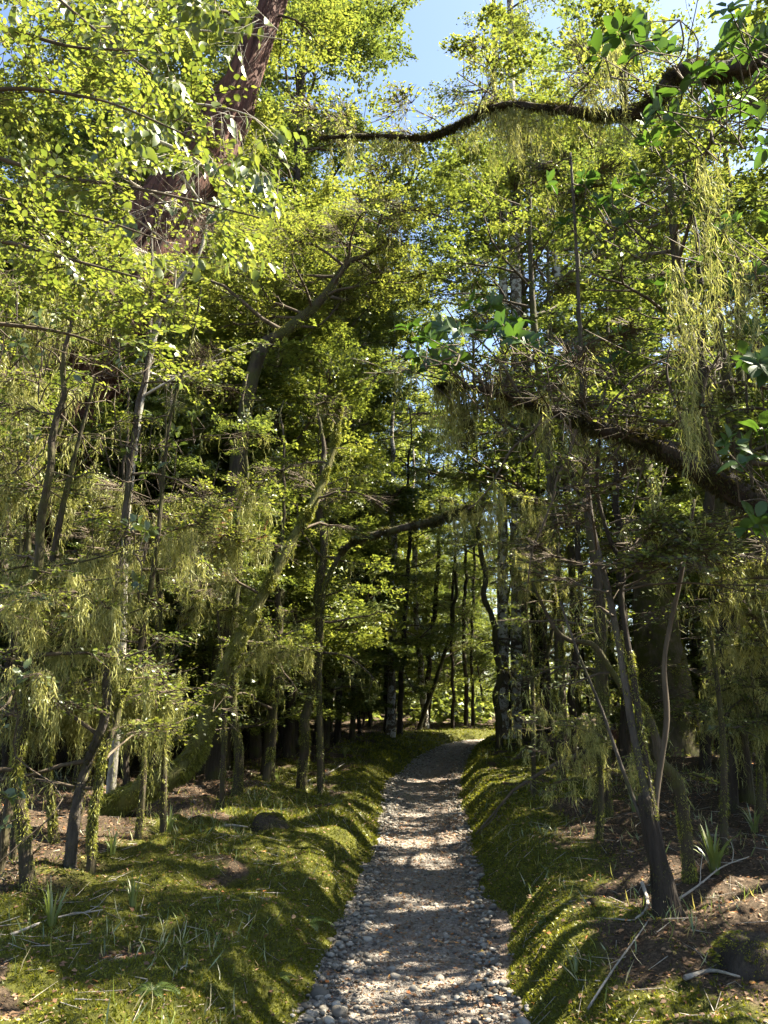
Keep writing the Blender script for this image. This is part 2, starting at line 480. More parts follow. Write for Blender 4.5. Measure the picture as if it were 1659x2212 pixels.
M['stone'] = flat_mat('river_stone', [(0, (.085, .076, .062)), (.35, (.15, .135, .11)), (.7, (.22, .20, .165)), (.93, (.30, .275, .23)), (1, (.40, .37, .31))], .75)
M['litter'] = flat_mat('dead_leaf', [(0, (.10, .055, .03)), (.35, (.16, .09, .05)), (.7, (.24, .15, .09)), (.88, (.34, .22, .12)), (.95, (.45, .16, .05)), (1, (.42, .30, .08))], .6, .2)
M['wood_dead'] = bark_mat('dead_wood', (.20, .175, .14), (.40, .36, .30), bump=.3, stretch=.3)

# ================================================================== SETTING: ground, path
def flatp(u, v):
    d = ray(u, v); t = -CAM_Z / d[2]
    return np.array([0, 0, CAM_Z]) + d * t
_edges = [(2212, 665, 1115), (2100, 715, 1080), (2000, 755, 1060), (1900, 795, 1030), (1800, 826, 1003), (1740, 833, 990), (1700, 842, 985),
          (1665, 875, 1000), (1640, 905, 1008), (1620, 940, 1020), (1607, 975, 1040)]
_pc = [(.10, -8, .5), (.13, 0, .5)]
for v, a, b in _edges:
    A, B = flatp(a, v), flatp(b, v)
    _pc.append(((A[0] + B[0]) / 2, (A[1] + B[1]) / 2, (B[0] - A[0]) / 2))
_last = _pc[-1]
_pc += [(_last[0] + 1.6, _last[1] + 2.2, .6), (_last[0] + 5, _last[1] + 3.6, .6), (_last[0] + 14, _last[1] + 4.2, .6), (_last[0] + 40, _last[1] + 6, .6)]
PC = spline(np.array(_pc), 260)
PC[:, 2] = np.clip(PC[:, 2], .42, .68)
def path_dist(x, y):
    """distance to the path's centre line, half width there, and side (-1 left, +1 right)"""
    x = np.asarray(x, float); y = np.asarray(y, float)
    sh = x.shape; x = x.ravel(); y = y.ravel()
    D = np.full(len(x), 1e9); Wd = np.zeros(len(x)); S = np.zeros(len(x))
    for i in range(0, len(PC) - 1, 4):
        j = min(i + 4, len(PC) - 1)
        a = PC[i, :2]; d = PC[j, :2] - a; l2 = d @ d
        if l2 < 1e-9: continue
        t = np.clip(((x - a[0]) * d[0] + (y - a[1]) * d[1]) / l2, 0, 1)
        ex = x - a[0] - t * d[0]; ey = y - a[1] - t * d[1]
        q = ex * ex + ey * ey
        m = q < D
        D[m] = q[m]; Wd[m] = (PC[i, 2] * (1 - t) + PC[j, 2] * t)[m]
        S[m] = np.sign(d[1] * (x - a[0]) - d[0] * (y - a[1]))[m]
    return np.sqrt(D).reshape(sh), Wd.reshape(sh), S.reshape(sh)
def H(x, y, fine=True):
    x = np.asarray(x, float); y = np.asarray(y, float)
    D, Wd, S = path_dist(x, y)
    wob = .09 * fbm2(x * 1.3, y * 1.3, 3) * 2
    e = D - Wd - wob
    hb = np.where(S < 0, .31, .36) * (1 + .9 * fbm2(x * .45, y * .45, 11))
    z = hb * sstep(-.06, .52, e) + .16 * sstep(.35, 3.2, e)
    far = sstep(.5, 5, e)
    z = z + far * (.55 * fbm2(x * .22 + 5, y * .22, 21) + .25 * fbm2(x * .8, y * .8, 23))
    z = z + sstep(0, .4, e) * .20 * fbm2(x * 1.9, y * 1.9, 31)
    if fine:
        k = sstep(-.02, .25, e)
        xr, yr = x * .83 + y * .56, y * .83 - x * .56
        z = z + k * (.13 * fbm2(xr * 4.2, yr * 4.2, 41, 4) + .06 * (np.abs(fbm2(yr * 11, xr * 11, 43, 3))))
    z = np.where(e < -.02, -.06, z - .02)
    return z
def G(u, v):
    """where the pixel's ray meets the ground"""
    d = ray(u, v)
    t = np.linspace(2.5, 60, 1500)
    p = np.array([0, 0, CAM_Z]) + d * t[:, None]
    h = H(p[:, 0], p[:, 1], False)
    k = np.argmax(p[:, 2] < h)
    if p[k, 2] >= h[k]: k = len(t) - 1
    q = p[k].copy(); q[2] = h[k]
    return q
def on_ground(x, y):
    return float(H(np.array([x]), np.array([y]), False)[0])

def graded(segs):
    out = []
    for a, b, s in segs:
        out.append(np.arange(a, b, s))
    return np.concatenate(out)
gx = graded([(-150, -40, 10), (-40, -16, 2), (-16, -8, .4), (-8, -4, .18), (-4, 4.5, .042), (4.5, 9, .18), (9, 18, .4), (18, 40, 2), (40, 150.1, 10)])
gy = graded([(-30, -6, 3), (-6, 2.5, .4), (2.5, 9, .042), (9, 16, .085), (16, 34, .24), (34, 60, .8), (60, 200.1, 10)])
X, Y = np.meshgrid(gx, gy)
Z = H(X, Y)
D, Wd, S = path_dist(X, Y)
e = D - Wd
mossv = sstep(-.22, -.02, e) * (1 - sstep(1.1, 2.6, e + 1.4 * fbm2(X * .7, Y * .7, 51)))
mossv = np.where((S > 0) & (Y < 9), mossv * (1 - sstep(.45, 1.1, e + .8 * fbm2(X * 1.1, Y * 1.1, 57))), mossv)
mossv = np.clip(mossv + np.where((S > 0) & (Y < 9), .15, .5) * sstep(.05, .25, fbm2(X * .5, Y * .5, 53)), 0, 1)
mossv = mossv * (1 - .85 * sstep(.06, .2, fbm2(X * 1.6 + 9, Y * 1.6, 59)) * sstep(.25, .7, e))
nx, ny = len(gx), len(gy)
i = np.arange(ny - 1)[:, None] * nx + np.arange(nx - 1)[None]
F = np.stack([i, i + 1, i + nx + 1, i + nx], -1).reshape(-1, 4)
def ground_mat():
    m, t = nt_new('forest_floor_soil')
    at = N(t, 'ShaderNodeAttribute', attribute_name='moss')
    tc = N(t, 'ShaderNodeTexCoord')
    n1 = noise(t, tc.outputs['Object'], 14, 6, .7); n2 = noise(t, tc.outputs['Object'], 60, 4, .7); n3 = noise(t, tc.outputs['Object'], 2.3, 4, .6)
    litter = ramp(t, n2, [(.3, (.022, .016, .010)), (.5, (.055, .040, .026)), (.7, (.13, .095, .065))])
    litter = mixc(t, .5, litter, ramp(t, n1, [(.3, (.5, .5, .5)), (.7, (1.4, 1.35, 1.3))]), 'MULTIPLY')
    mos = ramp(t, n1, [(.28, (.022, .024, .006)), (.5, (.055, .058, .010)), (.72, (.10, .098, .016))])
    mos = mixc(t, .5, mos, ramp(t, n2, [(.3, (.45, .45, .45)), (.7, (1.5, 1.5, 1.5))]), 'MULTIPLY')
    a = N(t, 'ShaderNodeMath', operation='MULTIPLY_ADD'); t.links.new(n3, a.inputs[0]); a.inputs[1].default_value = .8; t.links.new(at.outputs['Fac'], a.inputs[2])
    f = ramp(t, a.outputs[0], [(.75, (0, 0, 0)), (1.0, (1, 1, 1))])
    col = mixc(t, f, litter, mos)
    b = N(t, 'ShaderNodeBump'); b.inputs['Strength'].default_value = .8; b.inputs['Distance'].default_value = .02
    ad = N(t, 'ShaderNodeMath', operation='ADD'); t.links.new(n1, ad.inputs[0]); t.links.new(n2, ad.inputs[1]); t.links.new(ad.outputs[0], b.inputs['Height'])
    p = N(t, 'ShaderNodeBsdfPrincipled'); p.inputs['Roughness'].default_value = .95; p.inputs['Specular IOR Level'].default_value = .15
    t.links.new(col, p.inputs['Base Color']); t.links.new(b.outputs[0], p.inputs['Normal'])
    o = N(t, 'ShaderNodeOutputMaterial'); t.links.new(p.outputs[0], o.inputs[0])
    return m
ground = add_mesh('forest_ground', np.stack([X, Y, Z], -1).reshape(-1, 3), [F], ground_mat(), attrs={'moss': mossv.ravel()})
ground['kind'] = 'structure'; ground['label'] = 'forest floor of moss and leaf litter either side of the path'

# path: a strip of trodden gravel along the centre line
def path_mat():
    m, t = nt_new('path_gravel')
    tc = N(t, 'ShaderNodeTexCoord')
    v = N(t, 'ShaderNodeTexVoronoi'); v.inputs['Scale'].default_value = 48; t.links.new(tc.outputs['Object'], v.inputs['Vector'])
    v2 = N(t, 'ShaderNodeTexVoronoi'); v2.inputs['Scale'].default_value = 110; t.links.new(tc.outputs['Object'], v2.inputs['Vector'])
    n1 = noise(t, tc.outputs['Object'], 3.0, 5, .6); n2 = noise(t, tc.outputs['Object'], 40, 4, .7)
    c = ramp(t, n2, [(.25, (.10, .087, .072)), (.5, (.20, .177, .15)), (.75, (.31, .28, .24))])
    sepc = N(t, 'ShaderNodeSeparateColor'); t.links.new(v.outputs['Color'], sepc.inputs[0])
    c = mixc(t, .55, c, ramp(t, sepc.outputs[0], [(0, (.45, .43, .4)), (1, (1.45, 1.4, 1.35))]), 'MULTIPLY')
    brown = ramp(t, n2, [(.3, (.09, .055, .035)), (.7, (.22, .145, .095))])
    at = N(t, 'ShaderNodeAttribute', attribute_name='litter')
    a = N(t, 'ShaderNodeMath', operation='MULTIPLY_ADD'); t.links.new(n1, a.inputs[0]); a.inputs[1].default_value = .9; t.links.new(at.outputs['Fac'], a.inputs[2])
    c = mixc(t, ramp(t, a.outputs[0], [(.6, (0, 0, 0)), (1.15, (.7, .7, .7))]), c, brown)
    b = N(t, 'ShaderNodeBump'); b.inputs['Strength'].default_value = .9; b.inputs['Distance'].default_value = .012; b.invert = True
    ad = N(t, 'ShaderNodeMath', operation='ADD'); t.links.new(v.outputs['Distance'], ad.inputs[0]); t.links.new(v2.outputs['Distance'], ad.inputs[1]); t.links.new(ad.outputs[0], b.inputs['Height'])
    p = N(t, 'ShaderNodeBsdfPrincipled'); p.inputs['Roughness'].default_value = .85
    t.links.new(c, p.inputs['Base Color']); t.links.new(b.outputs[0], p.inputs['Normal'])
    o = N(t, 'ShaderNodeOutputMaterial'); t.links.new(p.outputs[0], o.inputs[0])
    return m
PF = spline(np.array(_pc), 1000)
PF = PF[(PF[:, 1] < 45)]
PF[:, 2] = np.clip(PF[:, 2], .42, .68)
Tn = nrm(np.gradient(PF[:, :2], axis=0)); Nr = np.stack([Tn[:, 1], -Tn[:, 0]], -1)
tt = np.linspace(-1, 1, 27)
PX = PF[:, None, :2] + Nr[:, None] * (tt[None, :, None] * (PF[:, None, 2:3] + .14))
def path_z(x, y):
    return .03 * fbm2(x * 1.1, y * 1.1, 61) + .035 * fbm2(x * 5, y * 5, 62, 3) + .012 * fbm2(x * 22, y * 22, 63, 2)
PZ = path_z(PX[..., 0], PX[..., 1]) + .03 * np.abs(tt[None]) ** 3
n0, n1_ = PZ.shape
i = np.arange(n0 - 1)[:, None] * n1_ + np.arange(n1_ - 1)[None]
F = np.stack([i, i + 1, i + n1_ + 1, i + n1_], -1).reshape(-1, 4)
lit = .12 + .38 * tt[None] + .25 * sstep(9, 16, PX[..., 1]) + 0 * PZ
path = add_mesh('gravel_path', np.concatenate([PX, PZ[..., None]], -1).reshape(-1, 3), [F], path_mat(), attrs={'litter': lit.ravel()})
path['kind'] = 'structure'; path['label'] = 'narrow gravel footpath strewn with small leaves, winding into the forest'

# ---- stones
rng = np.random.default_rng(5)
def stone_mesh(seed, sub=2):
    import bmesh
    bm = bmesh.new(); bmesh.ops.create_icosphere(bm, subdivisions=sub, radius=1)
    V = np.array([v.co[:] for v in bm.verts]); Fc = np.array([[v.index for v in f.verts] for f in bm.faces]); bm.free()
    r = np.random.default_rng(seed)
    k = 1 + .28 * (vnoise(V[:, 0] * 1.3 + seed * 3, V[:, 1] * 1.3, V[:, 2] * 1.3, seed) - .5) * 2
    V = V * k[:, None] * np.array([1, r.uniform(.65, .9), r.uniform(.45, .62)])
    return V, Fc
shapes = []
for s in range(7):
    V, Fc = stone_mesh(s)
    me = bpy.data.meshes.new('stone')
    me.from_pydata(V.tolist(), [], Fc.tolist()); me.materials.append(M['stone'])
    me.polygons.foreach_set('use_smooth', np.ones(len(Fc), bool))
    shapes.append((me, V, Fc))
lowV, lowF = stone_mesh(3, 1)
def path_pt(y, t):
    k = np.searchsorted(PF[:400 if False else len(PF), 1], y)
    k = np.clip(k, 1, len(PF) - 1)
    return PF[k, :2] + Nr[k] * (t * PF[k, 2])[:, None]
# individual stones: mostly along both edges
n = 300
ys = 3.7 + 9 * rng.random(n) ** 1.7
edge = rng.random(n) < .8
t = np.where(edge, np.where(rng.random(n) < .62, -1, 1) * rng.normal(.93, .13, n), rng.uniform(-.8, .8, n))
pp = path_pt(ys, t)
sz = np.where(edge, rng.gamma(3.0, .0065, n) + .008, rng.gamma(2.5, .006, n) + .007)
sz = np.clip(sz * .85, .008, .036)
for k in range(n):
    o = bpy.data.objects.new('stone', shapes[k % 7][0]); C.objects.link(o); o.parent = path
    z = float(path_z(pp[k:k + 1, 0], pp[k:k + 1, 1])[0]) + .03 * min(abs(t[k]), 1) ** 3
    o.location = (pp[k, 0], pp[k, 1], z + sz[k] * .12)
    o.rotation_euler = (rng.normal(0, .2), rng.normal(0, .2), rng.uniform(0, 6.28))
    o.scale = (sz[k],) * 3
# the biggest ones are things of their own
for u, v, s, lab in ((690, 2160, .062, 'largest pale rounded stone at the mossy left edge of the path in front'),
                     (735, 2195, .048, 'broad pale stone lying just in front of the largest edge stone'),
                     (712, 2040, .040, 'grey stone tucked against the moss above the largest edge stone'),
                     (836, 1862, .040, 'white rounded stone by the left path edge beside the sunlit moss')):
    q = flatp(u, v)
    o = bpy.data.objects.new('river_stone', shapes[int(u) % 7][0]); C.objects.link(o)
    o.location = (q[0], q[1], s * .42); o.scale = (s, s, s * 1.15); o.rotation_euler = (.2, .1, u)
    o['label'] = lab; o['category'] = 'stone'; o['group'] = 'large stones along the path'
# gravel: the rest, uncountable
acc = Acc()
n = 8500
ys = 3.5 + 22 * rng.random(n) ** 1.9
edge = rng.random(n) < .6
t = np.where(edge, np.where(rng.random(n) < .58, -1, 1) * rng.normal(.88, .16, n), rng.uniform(-.95, .95, n))
pp = path_pt(ys, t)
z = path_z(pp[:, 0], pp[:, 1]) + .03 * np.minimum(np.abs(t), 1) ** 3
sz = np.clip(rng.gamma(2.0, .0045, n) + .003, .004, .03) * (1 + .03 * ys)
a = rng.uniform(0, 6.28, n)
ca, sa = np.cos(a), np.sin(a)
V = np.stack([lowV[None, :, 0] * ca[:, None] - lowV[None, :, 1] * sa[:, None], lowV[None, :, 0] * sa[:, None] + lowV[None, :, 1] * ca[:, None], np.repeat(lowV[None, :, 2], n, 0)], -1)
V = V * sz[:, None, None] + np.stack([pp[:, 0], pp[:, 1], z + sz * .12], -1)[:, None]
acc.add(V.reshape(-1, 3), (lowF[None] + (np.arange(n) * len(lowV))[:, None, None]).reshape(-1, 3))
g = acc.build('gravel', M['stone'], path)
g['kind'] = 'stuff'; g['label'] = 'loose grey river gravel'

# ---- floor moss: small upright lobes over the mossy banks
def scatter(rng, n, x0, x1, y0, y1, pw=1.6):
    y = y0 + (y1 - y0) * rng.random(n) ** pw
    return rng.uniform(x0, x1, n), y
mossI = mossv
_gzx = np.gradient(Z, gx, axis=1); _gzy = np.gradient(Z, gy, axis=0)
def sample_moss(x, y, normal=False):
    i = np.clip(np.searchsorted(gx, x) - 1, 0, nx - 2); j = np.clip(np.searchsorted(gy, y) - 1, 0, ny - 2)
    fx = np.clip((x - gx[i]) / (gx[i + 1] - gx[i]), 0, 1); fy = np.clip((y - gy[j]) / (gy[j + 1] - gy[j]), 0, 1)
    def b(A): return (A[j, i] * (1 - fx) + A[j, i + 1] * fx) * (1 - fy) + (A[j + 1, i] * (1 - fx) + A[j + 1, i + 1] * fx) * fy
    if normal: return nrm(np.stack([-b(_gzx), -b(_gzy), np.ones(len(x))], -1))
    return b(mossI), b(e), b(Z)
acc = Acc()
for n, x0, x1, y0, y1, L in ((620000, -3.2, 3.2, 3.2, 8.5, .016), (220000, -5, 5, 8.5, 17, .032), (120000, -6, 9, 17, 34, .06)):
    x, y = scatter(rng, n, x0, x1, y0, y1, 1.2)
    m, ee, z = sample_moss(x, y)
    nv = sample_moss(x, y, True)
    k = (ee > -.08) & (rng.random(n) < m ** 1.5 * .42 / np.maximum(nv[:, 2], .45))
    x, y, z, nv = x[k], y[k], z[k], nv[k]; n = len(x)
    s = rng.uniform(.6, 1.5, n)
    ax = nv * .8 + rng.normal(0, .6, (n, 3))
    acc.add(*leaves(np.stack([x, y, z - .003], -1), ax, rng.normal(0, 1, (n, 3)), L * s, L * .6 * s, T_TUFT))
mo = acc.build('moss', M['moss_floor'])
mo['kind'] = 'stuff'; mo['label'] = 'cushiony green moss covering the banks beside the path'; mo['category'] = 'moss'

# ---- dead leaves: the nearest as single leaves, the rest as litter
dl = []
for k in range(5):
    V, Fs = big_leaf_template(rng.uniform(-.3, .4), rng.uniform(-.2, .5))
    V = V * np.array([1, .95, 1]); V[:, 2] += .12
    me = bpy.data.meshes.new('fallen_leaf'); me.from_pydata(V.tolist(), [], [list(map(int, f)) for F_ in Fs for f in F_]); me.materials.append(M['litter'])
    dl.append(me)
k = 0
while k < 240:
    y = 3.3 + 5 * rng.random() ** 1.4; x = rng.uniform(-.52 * y - .1, .52 * y + .1)
    D_, W_, _ = path_dist(np.array([x]), np.array([y])); on = D_[0] < W_[0]
    o = bpy.data.objects.new('fallen_leaf', dl[k % 5]); C.objects.link(o)
    o.parent = path if on else ground
    z = float(path_z(np.array([x]), np.array([y]))[0]) + .008 if on else float(H(np.array([x]), np.array([y]))[0]) + .006
    s = rng.uniform(.016, .04)
    o.location = (x, y, z); o.scale = (s, s, s); o.rotation_euler = (rng.normal(0, .35), rng.normal(0, .35), rng.uniform(0, 6.28))
    k += 1
acc = Acc()
for n, x0, x1, y0, y1, L in ((60000, -4.5, 4.5, 3.0, 11, .026), (38000, -8, 9, 9, 30, .035)):
    x, y = scatter(rng, n, x0, x1, y0, y1, 1.3)
    m, ee, z = sample_moss(x, y)
    onp = ee < 0
    z = np.where(onp, path_z(x, y) + .02 * np.clip(1 + ee / .5, 0, 1) ** 3 + .004, z)
    keep = rng.random(n) < np.where(onp, .95, np.where(m > .5, .34, .85))
    x, y, z = x[keep], y[keep], z[keep]; n = len(x)
    s = rng.uniform(.5, 1.5, n); a = rng.uniform(0, 6.28, n)
    acc.add(*leaves(np.stack([x, y, z + .006], -1), np.stack([np.cos(a), np.sin(a), rng.normal(0, .25, n)], -1), np.stack([rng.normal(0, .35, n), rng.normal(0, .35, n), np.ones(n)], -1), L * s, L * rng.uniform(.2, .7, n) * s, T_RHOMB))
li = acc.build('leaf_litter', M['litter'])
li['kind'] = 'stuff'; li['label'] = 'brown dead leaf litter scattered over path and floor'; li['category'] = 'litter'

# ---- sparse grass and seedlings over the floor away from the path
acc = Acc()
for n, x0, x1, y0, y1, L in ((9000, -5, 5, 3.2, 10, .10), (9000, -9, 10, 9, 26, .16)):
    x, y = scatter(rng, n, x0, x1, y0, y1, 1.2)
    m, ee, z = sample_moss(x, y)
    keep = (ee > .25) & (fbm2(x * 1.4, y * 1.4, 71) + rng.normal(0, .06, n) > .03)
    x, y, z = x[keep], y[keep], z[keep]; n = len(x)
    b0 = np.stack([x, y, z], -1)
    acc.add(*leaves(b0, np.stack([rng.normal(0, .5, n), rng.normal(0, .5, n), np.ones(n)], -1), rng.normal(0, 1, (n, 3)), L * rng.uniform(.4, 1.5, n), rng.uniform(.004, .009, n), T_RHOMB))
ug = acc.build('undergrowth', M['grass'])
ug['kind'] = 'stuff'; ug['label'] = 'sparse thin grass and seedlings on the forest floor'; ug['category'] = 'grass'
# ---- fine dead twigs lying about
n = 2600
x, y = scatter(rng, n, -4.5, 5, 3.0, 14, 1.3)
m, ee, z = sample_moss(x, y)
k = ee > .15; x, y, z = x[k], y[k], z[k]; n = len(x)
a_ = rng.uniform(0, 6.28, n); l_ = rng.uniform(.04, .22, n)
x2, y2 = x + np.cos(a_) * l_, y + np.sin(a_) * l_
z2 = sample_moss(x2, y2)[2]
acc = Acc(); add_sticks(acc, np.stack([x, y, z + .008], -1), np.stack([x2, y2, z2 + .012], -1), rng.uniform(.0015, .004, n), .001)
tl = acc.build('twig_litter', M['wood_dead']); tl['kind'] = 'stuff'; tl['label'] = 'fine dead twigs strewn over the forest floor'; tl['category'] = 'twigs'

# ================================================================== gaps in the canopy (leaves cut away along the sun's direction to light chosen spots)
def _cap(u0, v0, u1, v1, r, n=7, flat=True):
    for k in range(n):
        t = k / (n - 1); SUNHOLES.append((G(u0 + (u1 - u0) * t, v0 + (v1 - v0) * t), r * (.8 + .4 * ((k * 7) % 3) / 2)))
for u, v, r in ((120, 2120, .24), (250, 2150, .27), (300, 2080, .20), (420, 2190, .27), (560, 2170, .28), (640, 2110, .15), (60, 2060, .09), (480, 2110, .09),
                (740, 1762, .14), (772, 1778, .17), (800, 1802, .14), (690, 1748, .10), (870, 1835, .28), (935, 1828, .28), (985, 1815, .2), (890, 1772, .16), (930, 1655, .30), (955, 1690, .15), (990, 1628, .30),
                (720, 1612, .5), (800, 1628, .5), (880, 1612, .5), (950, 1602, .5), (1000, 1590, .4), (1100, 1690, .2), (1060, 1672, .2), (1030, 1720, .12),
                (1530, 1920, .20), (1610, 1935, .20), (1625, 2190, .18), (1560, 2180, .08), (1450, 2140, .08), (690, 1700, .2), (620, 1700, .15)):
    SUNHOLES.append((G(u, v), r))
_cap(740, 2170, 1070, 2130, .12); _cap(690, 2225, 1050, 2196, .11); _cap(840, 1990, 1000, 1972, .07, 5); _cap(1150, 2008, 1440, 1885, .14, 8); _cap(850, 1700, 980, 1690, .12, 3); _cap(860, 1735, 960, 1728, .08, 3)
N_GROUND = len(SUNHOLES)
for u, v, Yh, r in ((440, 1600, 7.9, .26), (465, 1510, 7.9, .26), (500, 1420, 7.9, .26), (545, 1330, 8, .18), (600, 1230, 8.1, .2), (660, 1110, 8.2, .22), (710, 1000, 8.3, .22),
                    (1495, 1540, 15, .4), (1510, 1590, 15, .4), (1470, 1450, 15, .35), (1465, 1380, 15, .3), (300, 1095, 7.2, .2), (400, 1090, 7.2, .22), (500, 1100, 7.2, .22), (590, 1110, 7.2, .2), (350, 1525, 7, .2), (120, 1000, 6, .16), (120, 1100, 6, .16), (240, 1400, 7, .12),
                    (1000, 350, 5.6, .3), (1100, 330, 5.6, .3), (1200, 340, 5.6, .3), (1310, 150, 4.6, .2), (700, 1600, 20, .5), (430, 1350, 15, .3), (240, 1250, 6, .14)):
    SUNHOLES.append((P(u, v, Yh), r))
for u, v, Yh in ((960, 1330, 34), (1000, 1400, 36), (1040, 1460, 34), (980, 1250, 38), (1020, 1330, 44), (960, 1440, 40)):
    SUNHOLES.append((P(u, v, Yh), 1.0))
_r = np.random.default_rng(5)
for _ in range(34):   # light shafts reaching the middle storey left of the path
    SUNHOLES.append((P(_r.uniform(80, 860), _r.uniform(560, 1330), _r.uniform(6.5, 12)), _r.uniform(.2, .45)))
for _ in range(12):   # and above the right bank
    SUNHOLES.append((P(_r.uniform(1000, 1500), _r.uniform(600, 1350), _r.uniform(7, 12)), _r.uniform(.2, .35)))
for _ in range(26):   # the middle distance over the path stands in sun
    SUNHOLES.append((P(_r.uniform(620, 1080), _r.uniform(480, 1200), _r.uniform(14, 27)), _r.uniform(.5, .9)))
for _ in range(9):   # dim wood left of the banded trunk
    SUNHOLES.append((P(_r.uniform(690, 850), _r.uniform(1100, 1480), _r.uniform(14, 24)), _r.uniform(.5, .9)))

# ================================================================== TREES
def branch_set(rng, trunk, tr, nb, t0, t1, length, up=.3, droop=.25, sub=3, r0=None, az=None, wander=.2, taper=.6):
    """limbs and side twigs off a trunk. Returns tubes [(pts, radii)] and seeds (pos, dir)."""
    tubes = []; seeds = []
    for k in range(nb):
        t = t0 + (t1 - t0) * ((k + rng.random()) / nb)
        p, T = along(trunk, t)
        rr = np.interp(t * (len(tr) - 1), np.arange(len(tr)), tr)
        a = rng.uniform(0, 2 * np.pi) if az is None else az + rng.normal(0, .6)
        d = np.array([math.cos(a), math.sin(a), up + rng.normal(0, .15)])
        L = length * (1 - taper * (t - t0) / max(t1 - t0, 1e-3)) * rng.uniform(.65, 1.25)
        b = grow(rng, p, d, L, 7, wander, droop)
        rb = min(rr * .5, L * .016 + .004) * np.linspace(1, .25, 7)
        tubes.append((b, rb))
        for q in np.linspace(.35, 1, 4): seeds.append(along(b, q))
        for s in range(sub):
            q = rng.uniform(.2, .95); ps, Ts = along(b, q)
            sd = nrm(np.cross(Ts, [0, 0, 1])) * rng.choice([-1, 1])
            bs = grow(rng, ps, Ts * .8 + sd * rng.uniform(.5, 1) + np.array([0, 0, .05]), L * rng.uniform(.3, .55) * (1.1 - .4 * q), 5, wander, droop)
            tubes.append((bs, rb[3] * .55 * np.linspace(1, .3, 5)))
            for q2 in (.4, .7, 1.0): seeds.append(along(bs, q2))
    return tubes, seeds

def tree(name, label, cat, pts, r, seed, group=None, bark='bark_dark', n=22, sides=10, rough=.14, flute=0, flare=0.0,
         limbs=None, spray=None, hang=None, moss=None, twigmat='twig', near=False, crook=0.0):
    rng = np.random.default_rng(seed)
    P0 = np.asarray(pts[0], float)
    R = root(name, label, cat, P0, group)
    tr = spline(np.asarray(pts, float), n)
    rr = np.interp(np.linspace(0, 1, n), np.linspace(0, 1, len(r)), r)
    if crook:
        s_ = np.concatenate([[0], np.cumsum(np.linalg.norm(np.diff(tr, axis=0), axis=1))]); w_ = crook * np.minimum(s_, 1)[:, None]
        tr = tr + w_ * (np.stack([vnoise2(s_ * 1.7, s_ * 0 + seed, 5), vnoise2(s_ * 1.7, s_ * 0 + seed + 40, 6), s_ * 0 + .5], -1) - .5) * 2 + w_ * .4 * (np.stack([vnoise2(s_ * 5, s_ * 0 + seed, 7), vnoise2(s_ * 5, s_ * 0 + seed + 40, 8), s_ * 0 + .5], -1) - .5) * 2
    if flare:
        z = tr[:, 2] - tr[0, 2]
        rr = rr * (1 + flare * np.exp(-np.maximum(z, 0) / (2.2 * rr[0] + .05)))
    tr2 = tr.copy()
    tr2[0] -= (tr[1] - tr[0]) * .0 + np.array([0, 0, .12])
    a = Acc(); a.add(*tube(tr2, rr, sides, rough, seed, flute)); TK = a.build('trunk', M[bark], R, P0); BR = None
    tubes, seeds = [], []
    if limbs:
        for L in (limbs if isinstance(limbs, list) else [limbs]):
            tb, sd = branch_set(rng, tr, rr, **L); tubes += tb; seeds += sd
    tw = Acc()
    if tubes:
        ok_ = keep_open(rng, np.array([b[len(b) // 2] for b, rb in tubes])) & keep_open(rng, np.array([b[-1] for b, rb in tubes]))
        tubes = [t_ for t_, q_ in zip(tubes, ok_) if q_]
    for b, rb in tubes:
        V = tube(b, np.maximum(rb, .0022), 5 if rb[0] > .012 else 3); tw.add(*V)
    if seeds and spray:
        ps = np.array([s[0] for s in seeds]); ds = np.array([s[1] for s in seeds])
        k = spray.get('per', 1)
        ps = np.repeat(ps, k, 0) + rng.normal(0, spray['R'] * .25, (len(ps) * k, 3)) * (k > 1)
        ds = np.repeat(ds, k, 0) + rng.normal(0, .45, (len(ds) * k, 3))
        keep = rng.random(len(ps)) < spray.get('p', 1)
        if spray.get('zmin') is not None: keep &= ps[:, 2] > spray['zmin']
        ps, ds = ps[keep], ds[keep]
        ds[:, 2] *= .5
        up = np.array([0, 0, 1.]) + rng.normal(0, .22, (len(ps), 3))
        cr = Acc()
        spray_leaves(cr, rng, ps, ds, up, spray['R'] * rng.uniform(.7, 1.3, len(ps)), spray['K'], spray['L'], spray['W'], spray.get('T', T_RHOMB), twigs=tw if near else None, flat=spray.get('flat', .07), tilt=spray.get('tilt', .35), filt=spray.get('filt', True))
        cr.build('crown', M[spray['mat']], R, P0)
    if tw.n: BR = tw.build('branches', M[twigmat], R, P0)
    if hang or moss:
        h = Acc()
        if hang and tubes:
            st = []; ln = []
            for b, rb in tubes:
                m = rng.poisson(hang['n'] * np.linalg.norm(b[-1] - b[0]))
                c = rng.random() * .9 + .05     # strands bunch up along a branch
                for q in range(m):
                    p, _ = along(b, np.clip(rng.normal(c, .25), 0, 1)); st.append(p + rng.normal(0, .012, 3)); ln.append(rng.gamma(2.2, hang['len'] / 2.2))
            if st: strands(h, rng, np.array(st), np.clip(np.array(ln), .05, hang['len'] * 3), hang.get('seg', .034), hang.get('w', .013))
        h.build('hanging_lichen', M[(hang or {}).get('mat', 'lichen')], BR or R, P0)
        if moss:
            f = Acc()
            t1 = moss.get('t', (0, 1)); i0 = int(t1[0] * (n - 1)); i1 = max(i0 + 2, int(t1[1] * (n - 1)) + 1)
            fuzz(f, rng, tr[i0:i1], rr[i0:i1], moss['n'], moss.get('L', .04), moss.get('W', .016), moss.get('down', .9))
            if moss.get('limbs'):
                for b, rb in tubes:
                    if rb[0] > .012: fuzz(f, rng, b, rb, moss['limbs'], moss.get('L', .04), moss.get('W', .016), moss.get('down', .9))
            f.build('stem_moss', M[moss.get('mat', 'moss_stem')], TK, P0)
    return R

